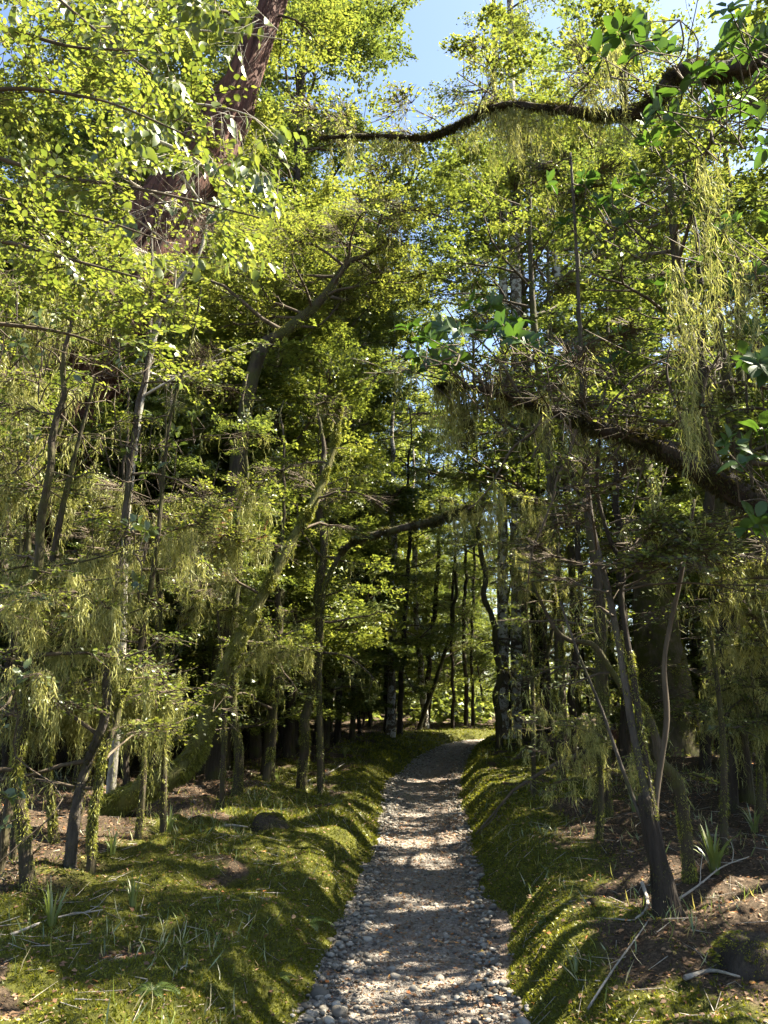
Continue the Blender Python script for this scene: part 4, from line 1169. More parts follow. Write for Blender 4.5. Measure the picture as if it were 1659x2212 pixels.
# ---------------------------------------------------------------- tree off the right edge: two heavy mossy limbs reach into view
rng = np.random.default_rng(900)
tb = np.array([4.5, 7.0, 0]); tb[2] = on_ground(tb[0], tb[1])
ptsT = [tb, tb + [.1, .1, 2.2], tb + [.15, .1, 4.6], tb + [.3, .3, 7], tb + [.4, .5, 10]]
RT = tree('overhanging_mossy_tree', 'mossy tree beyond the right edge whose heavy dark limbs hang with lichen', 'tree', ptsT, [.2, .17, .14, .11, .04], 901, bark='bark_dark', n=24, sides=14, rough=.15)
YI = 5.2
qI, rI = limb(RT, tb, [ptsT[2] + np.array([0, 0, .9]), P(1800, 90, YI), P(1659, 128, YI), P(1560, 155, YI + .05), P(1470, 160, YI + .1), P(1400, 235, YI + .25), P(1310, 252, YI + .3), P(1240, 240, YI + .4), P(1160, 232, YI + .4), P(1080, 228, YI + .4), P(1010, 262, YI + .45), P(930, 296, YI + .5), P(850, 295, YI + .5), P(770, 294, YI + .5), P(690, 298, YI + .5)], .105, .012, n=110, seed=3, rough=.36, sides=14, mat='bark_dark', prof=([0, .15, .30, .37, .45, .6, .8, 1], [.10, .09, .08, .045, .037, .034, .022, .012]))
h = Acc(); f = Acc(); a = Acc()
fuzz(f, rng, qI, rI * 1.03, 5200, .055, .026, .5)
hang_from(h, rng, qI, 240, .34, 16, t0=.30, t1=.95, spread=.012)
hang_from(h, rng, qI, 190, .5, 18, t0=.42, t1=.72, spread=.02)
tbs, sds = side_twigs(rng, qI, 16, .7, .35, 1, .25, .05, 3)
for b, rb in tbs: a.add(*tube(b, np.maximum(rb * .6, .002), 4)); hang_from(h, rng, b, 13, .2, 7)
ps, ds = seeds_arr(sds); k = rng.random(len(ps)) < .75
cr = Acc(); spray_leaves(cr, rng, ps[k], ds[k], np.array([0, 0, 1.]) + rng.normal(0, .3, (k.sum(), 3)), .2, 20, .032, .022, T_OVAL, twigs=a)
cr.build('crown', M['leaf_lit'], RT, tb)
YJ = 4.7
qJ, rJ = limb(RT, tb, [ptsT[1] + np.array([0, 0, -.3]), P(1740, 1175, YJ), P(1659, 1108, YJ), P(1560, 1045, YJ), P(1500, 1010, YJ), P(1420, 966, YJ), P(1350, 940, YJ), P(1290, 925, YJ), P(1210, 893, YJ + .1), P(1130, 868, YJ + .1), P(1060, 845, YJ + .15), P(1000, 835, YJ + .2), P(940, 840, YJ + .2)], .085, .012, mat='bark_dark', n=100, seed=5, rough=.36, sides=14, prof=([0, .17, .4, .6, .75, 1], [.10, .085, .06, .043, .028, .010]))
fuzz(f, rng, qJ, rJ * 1.03, 4200, .055, .026, .5)
hang_from(h, rng, qJ, 200, .24, 10, t0=.5, t1=1, spread=.02)
tbs, sds = side_twigs(rng, qJ, 14, .7, .45, 1, .15, .1, 3)
for b, rb in tbs: a.add(*tube(b, np.maximum(rb * .5, .002), 4)); hang_from(h, rng, b, 9, .16, 6)
ps, ds = seeds_arr(sds); k = rng.random(len(ps)) < .6
cr2 = Acc(); spray_leaves(cr2, rng, ps[k], ds[k], np.array([0, 0, 1.]) + rng.normal(0, .3, (k.sum(), 3)), .18, 16, .03, .02, T_OVAL, twigs=a)
cr2.build('crown', M['leaf_mid'], RT, tb)
hang_from(h, rng, qJ, 60, .45, 14, t0=.86, t1=.97, spread=.015)
for pl, w in (([(1245, 928), (1228, 985), (1205, 1030), (1195, 1075), (1175, 1130), (1150, 1190), (1140, 1260)], .011), ([(1180, 888), (1150, 935), (1110, 965), (1085, 1005), (1060, 1050), (1030, 1085), (1010, 1100)], .010),
              ([(1230, 905), (1238, 950), (1262, 965), (1245, 930)], .008), ([(1150, 990), (1165, 960), (1195, 925)], .007), ([(1350, 945), (1320, 990), (1290, 1015), (1262, 1030)], .008), ([(1395, 975), (1380, 1040), (1368, 1090), (1350, 1140)], .008),
              ([(1500, 1010), (1470, 900), (1440, 800), (1460, 700)], .012), ([(1560, 1045), (1530, 930), (1520, 840), (1555, 760)], .016), ([(1290, 925), (1330, 860), (1390, 800), (1450, 770), (1520, 750)], .010), ([(1130, 868), (1085, 790), (1040, 740), (990, 700), (960, 660)], .010), ([(1060, 845), (1000, 790), (930, 770), (880, 740)], .008)):
    qq, r_ = limb(RT, tb, [P(u, v, YJ + .02 * k) for k, (u, v) in enumerate(pl)], w, w * .4, mat='twig', n=20, sides=6, name='side_branch', seed=int(w * 1e4))
    hang_from(h, rng, qq, 26, .13, 6)
# dark root-like clump hanging under the limb
cl = Acc()
for k in range(40):
    p = P(1008 + rng.normal(0, 9), 880 + rng.uniform(0, 90), YJ + .2) + rng.normal(0, .012, 3)
    strands(cl, rng, p[None], rng.uniform(.05, .16), .02, .022, .9)
cl.build('hanging_clump', M['moss_dark'], RT, tb)
# lichen columns at the right
for u, v0, v1, wpx, Yc, n in ((1530, 330, 640, 45, 4.3, 90), (1540, 560, 800, 30, 4.2, 60), (1485, 620, 940, 26, 4.2, 70), (1492, 880, 1180, 24, 4.25, 60), (1590, 520, 900, 40, 4.4, 60), (1325, 60, 260, 38, 4.6, 110), (1455, 560, 820, 22, 4.4, 45), (1410, 980, 1170, 30, 4.6, 50), (1250, 840, 1050, 60, 5.4, 60), (950, 830, 960, 40, 4.9, 70), (1630, 600, 880, 20, 4.0, 40)):
    st = np.array([P(u + rng.normal(0, wpx * .45), v0 + (v1 - v0) * rng.random() ** 1.6 * .75, Yc + rng.normal(0, .08)) for _ in range(n)])
    strands(h, rng, st, pxw(v1 - v0, Yc) * rng.uniform(.15, .45, n), .03, .011)
h.build('hanging_lichen', M['lichen'], RT, tb); f.build('limb_moss', M['moss_dark'], RT, tb)
# big dark leaves in whorls on twigs of that tree
def whorl_area(boxes):
    p, d, base = [], [], []
    for (u0, v0, u1, v1, Y0, Y1, n) in boxes:
        for _ in range(n):
            Yq = rng.uniform(Y0, Y1)
            p.append(P(rng.uniform(u0, u1), rng.uniform(v0, v1), Yq)); d.append(nrm(np.array([rng.normal(-.3, .5), rng.normal(-.2, .5), rng.uniform(.2, 1)])))
    return np.array(p), np.array(d)
p, d = whorl_area([(880, 690, 1260, 810, 4.3, 5.0, 36), (1000, 650, 1130, 720, 4.6, 5, 6), (1240, 690, 1480, 800, 4.4, 5, 12), (1280, 40, 1420, 120, 3.6, 4.2, 9), (1390, 80, 1659, 330, 3.4, 4.4, 22), (1560, 0, 1680, 90, 3.2, 3.8, 8), (1180, 340, 1480, 520, 4.6, 5.6, 22), (1400, 420, 1659, 640, 4.2, 5.2, 26), (1560, 880, 1680, 1130, 3.4, 4.2, 14), (1600, 650, 1700, 800, 3.6, 4.4, 8), (1430, 640, 1600, 760, 4.4, 5, 8)])
pos, ax, nn, L = rosettes(rng, p, d, 7, .10)
leaf_set(RT, tb, rng, pos, ax, nn, L, M['leaf_dark'], VAR['dark'], 300, .5)
ends = p - d * rng.uniform(.12, .3, (len(p), 1)) + np.array([.12, 0, -.05])
add_sticks(a, ends, p, .005, .003)
for k in range(len(p)):   # join each twig to its nearest neighbour further right so that no whorl floats
    c = np.where((p[:, 0] > p[k, 0] + .05))[0]
    if len(c):
        j = c[np.argmin(np.linalg.norm(p[c] - p[k], axis=1))]
        crook(a, rng, ends[k], ends[j])
a.build('branches', M['twig'], RT, tb)

# ---------------------------------------------------------------- left: near round-leaved branch and large drooping leaves
rng = np.random.default_rng(950)
lb = np.array([-2.9, 2.6, 0]); lb[2] = on_ground(lb[0], lb[1])
LT = tree('round_leaved_tree', 'tree beyond the left edge whose round yellow-green leaves hang close overhead', 'tree', [lb, lb + [.1, .1, 1.5], lb + [.1, 0, 3], lb + [.2, 0, 5]], [.09, .08, .06, .03], 951, bark='bark_dark', n=16, sides=10)
a = Acc(); sd = []
for pl, Yq in (([(-300, 150), (-60, 190), (60, 192), (160, 205), (260, 230), (420, 300)], 2.6), ([(-300, 260), (-40, 330), (120, 380), (260, 400), (400, 430), (560, 470)], 2.8), ([(-250, 480), (0, 520), (150, 560), (300, 600)], 2.7), ([(-250, 20), (0, 60), (150, 100), (300, 110)], 2.5),
               ([(-250, 680), (0, 700), (140, 720), (260, 760)], 3.0), ([(-100, -200), (60, -60), (200, 60), (330, 160)], 3.0), ([(-250, 330), (0, 430), (200, 470), (350, 520)], 3.2)):
    qq, r_ = limb(LT, lb, [P(u, v, Yq) for u, v in pl], .012, .003, mat='twig', n=24, sides=6, name='limb', seed=len(pl))
    tb_, s_ = branch_set(rng, qq, np.full(24, .01), 11, .15, 1, .42, .05, .05, 3, taper=.3)
    for b, rb in tb_: a.add(*tube(b, np.maximum(rb * .35, .0014), 4))
    sd += s_
ps, ds = seeds_arr(sd)
pos, ax, nn = twiglets(rng, ps, ds, 8, .14, a)
leaf_set(LT, lb, rng, pos, ax, nn, rng.uniform(.016, .032, len(pos)), M['leaf_near'], VAR['near'], 300, .8)
a.build('branches', M['twig'], LT, lb)

wb = np.array([-4.2, 5.2, 0]); wb[2] = on_ground(wb[0], wb[1])
WT = tree('broad_leaved_tree', 'tree with large drooping sunlit leaves and pale bare twigs high on the left', 'tree', [wb, wb + [.1, 0, 2], wb + [.2, -.2, 4], wb + [.5, -.4, 6.2], wb + [.9, -.6, 8]], [.10, .09, .075, .05, .02], 952, bark='bark_pale', n=20, sides=10)
a = Acc(); sd = []
YW = 4.2
for pl in ([(180, 60), (300, 60), (420, 65), (540, 75), (640, 90)], [(150, 190), (300, 225), (430, 225), (540, 250), (600, 300)], [(120, 20), (180, -20), (260, -80)], [(200, 110), (250, 70), (310, 20), (330, -40)], [(330, 300), (400, 330), (470, 380), (520, 420)],
           [(180, 350), (215, 400), (250, 440), (290, 470), (330, 500), (400, 560)], [(210, 330), (270, 385), (330, 420), (385, 460)], [(330, 330), (390, 380), (430, 430), (470, 470), (500, 490)], [(250, 340), (290, 400), (350, 415), (395, 412)]):
    qq, r_ = limb(WT, wb, [P(u, v, YW + .05 * k) for k, (u, v) in enumerate(pl)], .011, .003, mat='twig_pale', n=20, sides=6, name='limb', seed=len(pl))
    tb_, s_ = branch_set(rng, qq, np.full(20, .01), 7, .1, 1, .4, .0, .2, 2, taper=.2)
    for b, rb in tb_:
        if keep_open(rng, b[-1:])[0]: a.add(*tube(b, np.maximum(rb * .35, .0016), 4))
    if pl[0][1] < 340 or pl[0][0] == 330: sd += s_
ps, ds = seeds_arr(sd); pos, ax, nn = twiglets(rng, ps, ds * .5, 4, .22, a, .5, .6, .7); ax = ax + np.array([0, 0, -.5])
leaf_set(WT, wb, rng, pos, ax, nn, rng.uniform(.055, .105, len(pos)), M['leaf_near'], VAR['broad'], 300, .6)
a.build('branches', M['twig_pale'], WT, wb)

# glossy dark shrub at the left middle
gb = np.array([-2.6, 5.6, 0]); gb[2] = on_ground(gb[0], gb[1])
GT = tree('glossy_shrub', 'glossy dark-leaved shrub in front of the foot of the great red tree', 'shrub', [gb, gb + [.05, .1, 1.4], gb + [.2, 0, 2.6], gb + [.35, 0, 3.6]], [.035, .03, .02, .008], 953, bark='bark_mossy', n=16, sides=8)
a = Acc(); p, d = whorl_area([(0, 640, 330, 800, 5.2, 6.0, 26), (0, 780, 260, 1000, 5.2, 6.2, 22), (240, 880, 420, 1030, 5.6, 6.4, 16), (0, 1230, 160, 1500, 5.0, 6, 10), (160, 1120, 330, 1260, 5.4, 6, 10), (0, 1700, 40, 1780, 4.4, 4.8, 3)])
pos, ax, nn, L = rosettes(rng, p, d, 6, .07)
leaf_set(GT, gb, rng, pos, ax, nn, L, M['leaf_mid'], VAR['mid'], 300, .5)
ends = p - d * .2 + np.array([-.1, 0, -.08]); add_sticks(a, ends, p, .005, .003)
for k in range(len(p)):
    c = np.where(p[:, 0] < p[k, 0] - .03)[0]
    j = c[np.argmin(np.linalg.norm(p[c] - p[k], axis=1))] if len(c) else None
    tgt = ends[j] if j is not None else gb + np.array([.2, 0, 2.6])
    crook(a, rng, ends[k], np.asarray(tgt))
a.build('branches', M['twig'], GT, gb)

# broadleaf sapling in front of the leaning tree's top
sb = G(700, 1690); Ys = sb[1]
ST = tree('broadleaf_sapling', 'thin sapling with hanging oval leaves rising before the dark thicket, left of centre', 'tree', [sb, P(690, 1400, Ys), P(684, 1150, Ys), P(690, 900, Ys), P(690, 780, Ys)], [.022, .02, .015, .01, .004], 954, bark='bark_mossy', n=24, sides=7,
          hang=dict(n=2, len=.1), moss=dict(n=700, L=.04, W=.014, t=(.35, .95)), limbs=dict(nb=4, t0=.6, t1=.8, length=.5, up=.4, droop=0, sub=1))
a = Acc(); tb_, s_ = branch_set(rng, spline([P(684, 1150, Ys), P(690, 900, Ys), P(690, 780, Ys)], 12), np.full(12, .012), 16, .15, 1, .8, .35, .1, 3, taper=.3)
for b, rb in tb_: a.add(*tube(b, np.maximum(rb * .4, .0018), 4))
ps, ds = seeds_arr(s_); pos = np.repeat(ps, 2, 0) + rng.normal(0, .06, (len(ps) * 2, 3)); ax = np.repeat(ds, 2, 0) * .6 + np.array([0, 0, -.6]) + rng.normal(0, .35, (len(pos), 3))
leaf_set(ST, sb, rng, pos, ax, np.array([.4, -.3, .7]) + rng.normal(0, .4, (len(pos), 3)), rng.uniform(.05, .09, len(pos)), M['leaf_near'], VAR['broad'], 200, .6)
a.build('branches', M['twig'], ST, sb)

# ---------------------------------------------------------------- lichen-draped shrubs: thin stem from the ground plus near-level boughs
def draped(label, base, stem_top, boughs, Yq, seed, leafy=.5, red=False, n=60, length=.2, mat='leaf_lit', lm='lichen'):
    rng = np.random.default_rng(seed)
    b0 = np.asarray(base, float); b0[2] = on_ground(b0[0], b0[1])
    R = tree('lichen_draped_shrub', label, 'shrub', [b0, (b0 + stem_top) / 2 + np.array([.05, 0, 0]), stem_top], [.03, .025, .012], seed, 'lichen-draped shrubs', bark='bark_mossy', n=14, sides=7, moss=dict(n=500, L=.035, W=.013))
    a = Acc(); h = Acc(); cr = Acc(); f = Acc()
    for pl in boughs:
        q, r_ = limb(R, b0, [P(u, v, Yq + .06 * k) for k, (u, v) in enumerate(pl)], .013, .004, mat='bark_mossy', n=24, sides=6, name='bough', seed=seed)
        fuzz(f, rng, q, r_, 300, .03, .01, .9)
        hang_from(h, rng, q, n * 1.25, length, 11, spread=.03)
        tb_, s_ = branch_set(rng, q, np.full(24, .012), 9, .05, 1, .6, .12, .08, 3, taper=.1)
        for b, rb in tb_:
            a.add(*tube(b, np.maximum(rb * .32, .0016), 3)); hang_from(h, rng, b, n * .36, length * .8, 8, spread=.07)
        ps, ds = seeds_arr(s_); k = rng.random(len(ps)) < leafy
        if k.sum(): spray_leaves(cr, rng, ps[k] + np.array([0, 0, .02]), ds[k], np.array([0, 0, 1.]) + rng.normal(0, .15, (k.sum(), 3)), .17, 24, .030, .019, T_OVAL, twigs=a)
    a.build('branches', M['twig'], R, b0); cr.build('crown', M[mat], R, b0); h.build('hanging_lichen', M[lm], R, b0); f.build('bough_moss', M['moss_stem'], R, b0)
    if red:
        c2 = Acc(); ps = np.array([P(rng.normal(455, 45), rng.normal(1150, 40), Yq + .2) for _ in range(34)])
        spray_leaves(c2, rng, ps, rng.normal(0, 1, ps.shape) * [1, 1, .3], np.tile([0, 0, 1.], (len(ps), 1)), .1, 14, .03, .016)
        c2.build('withered_leaves', M['leaf_red'], R, b0)
    return R
draped('lichen-draped shrub with a sunlit level top and some withered red leaves', P(360, 1700, 7.2), P(330, 1110, 7.2), [[(210, 1100), (300, 1085), (400, 1085), (500, 1095), (610, 1110)], [(230, 1130), (330, 1120), (440, 1140), (560, 1135)], [(350, 1180), (430, 1165), (520, 1180)], [(200, 1180), (300, 1190), (380, 1220)]], 7.2, 960, .8, True, 60, .24)
draped('lichen-draped shrub at the left edge below the red trunk', P(-40, 1800, 5.4), P(-20, 1250, 5.4), [[(-60, 1255), (40, 1225), (120, 1222), (210, 1205), (300, 1170)], [(-40, 1340), (60, 1310), (160, 1260), (240, 1250)], [(-50, 1500), (40, 1450), (150, 1385), (240, 1340), (320, 1310)]], 5.4, 961, .25, False, 70, .22)
draped('lichen-draped shrub hiding the lower red trunk with a long pale tassel', P(30, 1850, 6.0), P(60, 900, 6.0), [[(-40, 880), (40, 860), (110, 840), (170, 850)], [(-30, 980), (40, 950), (100, 940), (160, 960)], [(-40, 1060), (30, 1040), (90, 1050), (150, 1040)], [(0, 700), (60, 690), (120, 650), (200, 640)]], 6.0, 962, .3, False, 85, .34)
draped('lichen-draped shrub with a brightly lit fringe over the low mossy trunk', P(300, 1780, 7.0), P(300, 1500, 7.0), [[(210, 1560), (270, 1520), (330, 1500), (385, 1500)], [(150, 1500), (240, 1480), (330, 1470)], [(60, 1560), (120, 1540), (180, 1545)]], 7.0, 963, .15, False, 110, .26)
draped('twiggy lichen-draped shrub behind the leaning mossy trunk', P(480, 1720, 9.2), P(470, 1320, 9.2), [[(380, 1335), (430, 1310), (470, 1315), (500, 1300)], [(380, 1270), (440, 1250), (500, 1260)], [(560, 1420), (600, 1400), (640, 1410)]], 9.2, 964, .45, False, 50, .22)
draped('lichen-draped shrub filling the gap right of the many-stemmed tree', P(1560, 1800, 6.2), P(1530, 1330, 6.2), [[(1380, 1150), (1440, 1180), (1520, 1250), (1600, 1330), (1659, 1400)], [(1520, 1240), (1570, 1230), (1640, 1210)], [(1520, 1320), (1560, 1300), (1620, 1310)]], 6.2, 965, .6, False, 44, .2)
draped('low lichen-draped shrub around the squat mossy right-bank trunk', P(1290, 1780, 6.8), P(1280, 1560, 6.8), [[(1250, 1640), (1280, 1610), (1330, 1600)], [(1190, 1590), (1220, 1560), (1270, 1550)], [(1270, 1680), (1310, 1660), (1350, 1670)]], 6.8, 966, .1, False, 34, .13)
draped('feathery lichen-draped bush hanging over the right bank bend', P(1150, 1640, 10), P(1130, 1250, 10), [[(1010, 1180), (1080, 1170), (1150, 1190), (1220, 1200)], [(1060, 1260), (1130, 1240), (1210, 1260)], [(980, 1120), (1060, 1100), (1140, 1110)]], 10, 967, .8, False, 50, .26)
draped('lichen-draped shrub at the right edge behind the white-patched trunk', P(1640, 1780, 7.5), P(1620, 1430, 7.5), [[(1560, 1420), (1610, 1400), (1680, 1390)], [(1540, 1500), (1600, 1480), (1660, 1490)], [(1590, 1580), (1630, 1560), (1680, 1570)]], 7.5, 968, .4, False, 60, .22)
# mossy limb with torn fringe over the middle of the path
mb = np.array([-.9, 11.5, 0]); mb[2] = on_ground(-.9, 11.5)
q0 = P(735, 1195, 11.5)
MT = tree('arching_mossy_tree', 'arching mossy tree whose dark limb reaches over the path at mid distance', 'tree', [mb, P(690, 1450, 11.5), P(700, 1280, 11.5), q0], [.045, .04, .035, .035], 970, bark='bark_mossy', n=24, sides=10, moss=dict(n=900, L=.05, W=.02))
q, r_ = limb(MT, mb, [q0, P(775, 1165, 11.3), P(860, 1143, 11), P(950, 1122, 10.6), P(1020, 1092, 10.2)], .045, .06, n=30)
rng = np.random.default_rng(971); a = Acc(); fuzz(a, rng, q, r_, 2500, .07, .03, .5); h = Acc(); hang_from(h, rng, q, 70, .18, 8, t0=.55)
a.build('limb_moss', M['moss_dark'], MT, mb); h.build('hanging_lichen', M['moss_dark'], MT, mb)

# ================================================================== GROUND PLANTS AND DEADWOOD
def tuft(label, u, v, n, L, seed, wid=.010, flop=.5):
    rng = np.random.default_rng(seed); b = G(u, v)
    R = root('grass_tuft', label, 'grass', b, 'grass tufts on the banks')
    A_ = Acc()
    for k in range(n):
        az = rng.uniform(0, 6.28); out = rng.uniform(.15, 1) * flop; l = L * rng.uniform(.5, 1.15); m = 6
        t = np.linspace(0, 1, m)
        d = np.array([math.cos(az), math.sin(az), 0]); s = np.array([-d[1], d[0], 0])
        c = b + d * (rng.uniform(0, .03) + out * l * t[:, None] ** 1.6) + np.array([0, 0, 1.]) * (l * (t - out * .75 * t ** 2.4))[:, None]
        w = wid * (1 - t ** 1.8)[:, None] * rng.uniform(.6, 1.2)
        V = np.concatenate([c + s * w - [0, 0, 0], c - s * w], 0); V[m:, 2] += .3 * w[:, 0]
        i = np.arange(m - 1); A_.add(V, np.stack([i, i + 1, i + 1 + m, i + m], -1))
        if n <= 24:
            A_.build('blade', M['grass'], R, b); A_ = Acc()
    if A_.n:
        o = A_.build('blades', M['grass'], R, b); o['kind'] = 'stuff'
    return R
tuft('bright strappy grass tuft in sun behind the many-stemmed tree', 1545, 1890, 22, .42, 1, .012, .8)
tuft('grass tuft with dry blades beside the low mossy trunk', 365, 1800, 24, .30, 2, .006, .9)
tuft('dark grass tuft at the left front edge', 110, 2010, 20, .34, 3, .008, .6)
tuft('small upright grass tuft by the pale leaning stem', 285, 1960, 14, .24, 4, .006, .5)
tuft('wispy grass tuft under the forked bank trunk', 600, 1690, 20, .34, 5, .006, .7)
tuft('dry grass tuft on the right bank crest near the bend', 1135, 1655, 40, .30, 6, .006, .8)
tuft('pale grass tuft on the far left bank below the thin trunks', 745, 1635, 40, .34, 7, .007, .8)
tuft('thin grass tuft on the right moss slope', 1245, 2105, 12, .18, 8, .004, .7)
tuft('grass tuft at the right edge beyond the strappy one', 1630, 1800, 20, .3, 9, .007, .7)
tuft('tall grass tuft behind the squat mossy trunk', 1370, 1760, 18, .32, 10, .006, .6)
tuft('grass tuft left of the low trunk foot', 240, 1850, 20, .3, 11, .006, .7)
def stick(label, pl, r, seed, mat='wood_dead', dz=.02, fork=True):
    b = G(*pl[0]); R = root('fallen_branch', label, 'branch', b, 'dead branches on the ground')
    pts = []
    for k, (u, v) in enumerate(pl):
        q = G(u, v); q[2] += dz * (1 + .6 * k); pts.append(q)
    q = spline(pts, 24); a = Acc(); a.add(*tube(q, np.linspace(r, r * .4, 24), 8, .15, seed)); a.build('stick', M[mat], R, b)
    if fork:
        rng = np.random.default_rng(seed)
        for t in (.35, .6, .8):
            p, T = along(q, t); g_ = grow(rng, p, T + np.array([rng.normal(0, .6), rng.normal(0, .4), .5]), .22, 6, .25, .3)
            a = Acc(); a.add(*tube(g_, np.linspace(r * .45, r * .15, 6), 5)); a.build('side_twig', M[mat], R, b)
    return R
stick('pale forked dead branch lying on the left bank below the forked trunk', [(660, 1692), (690, 1682), (715, 1672), (745, 1655)], .016, 1)
stick('short pale broken stick in the moss of the left bank', [(480, 1793), (500, 1790), (535, 1798)], .016, 2, fork=False)
stick('thin straight fallen twig slanting up the right moss slope', [(1270, 2190), (1330, 2110), (1400, 2010), (1440, 1950)], .006, 3, fork=False)
stick('pale bent root-like stick left of the dark many-stemmed foot', [(1388, 1920), (1400, 1960), (1395, 1990), (1375, 2010)], .013, 4, fork=False)
stick('pale twig in the litter right of the dark many-stemmed foot', [(1460, 1955), (1510, 1925), (1560, 1890), (1620, 1870)], .008, 5)
stick('fallen twig lying across the left front moss', [(20, 2030), (120, 2000), (220, 1985)], .008, 6)
stick('grey stick near the lower right corner', [(1480, 2130), (1540, 2120), (1600, 2135)], .012, 7, fork=False)
# fallen log on the right
l0, l1 = G(1205, 1618), G(1700, 1640)
l1 = l0 + (l1 - l0); l1[1] = l0[1] + .6; l1 = np.array([P(1720, 1600, l0[1])[0], l0[1] + .5, 0]); l1[2] = on_ground(l1[0], l1[1])
LR = root('fallen_log', 'rotting red-brown fallen log lying behind the stout mossy tree', 'log', l0)
q = spline([l0 + [0, 0, .16], (l0 + l1) / 2 + [0, .1, .24], l1 + [0, 0, .2]], 30)
a = Acc(); a.add(*tube(q, np.linspace(.17, .2, 30), 24, .15, 3, .5)); a.build('log_trunk', M['bark_red'], LR, l0)
rng = np.random.default_rng(3)
for k in range(9):
    t = rng.uniform(.03, .97); p, T = along(q, t); s_ = nrm(rng.normal(0, 1, 3) * [.3, .6, .2] + np.array([0, -.5, .9]))
    pp_ = [p + s_ * .17, p + s_ * .2 + T * .35, p + s_ * .19 + T * .75]
    a = Acc(); a.add(*tube(spline(pp_, 8), [.05, .055, .05, .05, .045, .04, .03, .02], 6, .3, k)); a.build('bark_slab', M['wood_dead' if k % 3 == 0 else 'bark_red'], LR, l0)
# mossy stump
for u, v, lab in ((585, 1785, 'small dark mossy hummock stump on the left bank'), (1640, 2080, 'low mossy hummock at the right front edge')):
    b = G(u, v); R = root('mossy_stump', lab, 'stump', b, 'mossy stumps')
    q = np.array([b + [0, 0, -.1], b + [0, 0, .0], b + [.01, 0, .06], b + [.02, 0, .10], b + [.02, 0, .12]]); r_ = np.array([.24, .22, .17, .10, .03])
    a = Acc(); a.add(*tube(spline(q, 10), np.interp(np.linspace(0, 1, 10), np.linspace(0, 1, 5), r_), 16, .3, 4)); a.build('stump_core', M['bark_dark'], R, b)
    a = Acc(); fuzz(a, rng, spline(q, 10), np.interp(np.linspace(0, 1, 10), np.linspace(0, 1, 5), r_), 1600, .03, .014, .2); a.build('stump_moss', M['moss_floor'], R, b)
def fern(label, u, v, L, seed, nf=6):
    rng = np.random.default_rng(seed); b = G(u, v); R = root('fern', label, 'fern', b, 'ferns on the banks')
    for k in range(nf):
        az = 6.28 * k / nf + rng.normal(0, .3); d = np.array([math.cos(az), math.sin(az), 0]); l = L * rng.uniform(.7, 1.1)
        t = np.linspace(0, 1, 14)
        c = b + d * (l * t[:, None]) + np.array([0, 0, 1.]) * (l * (.7 * t - .75 * t ** 2))[:, None]
        T = nrm(np.gradient(c, axis=0)); s = np.array([-d[1], d[0], 0])
        a = Acc()
        for sg in (-1, 1):
            a.add(*leaves(c[1:], s * sg + T[1:] * .45, np.cross(T[1:], s)[:, :] * -1, l * .27 * np.sin(np.pi * (t[1:] * .85 + .12)), l * .085, T_RHOMB))
        add_sticks(a, c[:-1], c[1:], .002, .0015)
        a.build('frond', M['fern'], R, b)
fern('small fern on the left moss bank at the path edge', 665, 2000, .16, 1)
fern('bright small fern on the sunlit front moss', 600, 2120, .13, 2)
fern('fern in the shade beside the low mossy trunk', 500, 1690, .28, 3)
fern('dark fern left of the forked bank trunk', 545, 1745, .22, 4)
fern('small fern at the lower left corner', 330, 2150, .14, 5)
fern('tiny fern on the right moss slope', 1180, 1990, .12, 6, 5)

# ================================================================== MORE WOOD: trees added beyond the right edge to shade the path, thicket, far wood
SH = [((5.6, 6.2), 8.0, 2.8, 'first added shade tree right of the overhanging mossy tree'), ((7.4, 9.6), 9.0, 3.0, 'added leafy shade tree standing behind the overhanging mossy tree'), ((9.6, 6.6), 9.5, 3.2, 'added leafy shade tree farthest right of the path'),
      ((6.6, 13.0), 9.0, 3.0, 'added leafy shade tree right of the stout mossy tree'), ((10.5, 12.0), 10.5, 3.2, 'added tall shade tree behind the right-hand thicket'), ((4.2, 2.2), 6.5, 2.2, 'added small shade tree beside the walker at the right')]
for k, ((x, y), h, bl, lab) in enumerate(SH):
    b = np.array([x, y, on_ground(x, y)])
    tree('added_shade_tree', lab, 'tree', [b, b + [.1, .05, h * .35], b + [-.1, .1, h * .7], b + [0, 0, h]], [.13, .11, .08, .02], 600 + k, 'trees beyond the right edge', bark='bark_mossy', n=20, sides=9, rough=.12, flare=.3,
         limbs=[dict(nb=26, t0=.25, t1=1, length=bl, up=.3, droop=.1, sub=5, taper=.4)], spray=dict(R=.42, K=34, L=.09, W=.07, mat='leaf_mid', p=.9, T=T_LEAF3))
RF = [((3.7, 8.4), 9.0, 2.4, 'leaf_lit', 'leafy tree filling the upper right behind the lichen curtains'), ((5.2, 10.8), 11.0, 2.8, 'leaf_mid', 'leafy tree behind the white-patched trunk at the right'),
      ((3.0, 13.6), 12.5, 2.8, 'leaf_lit', 'tall leafy tree between the stout mossy tree and the high pair'), ((4.3, 17.8), 14.0, 3.0, 'leaf_lit', 'leafy tree under the mossy limb, right of the path at mid distance')]
RF += [((-1.9, 13.2), 9.5, 2.3, 'leaf_lit', 'leafy sunlit tree just behind the arching mossy tree'), ((-1.4, 19.0), 13.0, 2.8, 'leaf_lit', 'leafy sunlit tree left of the banded trunk')]
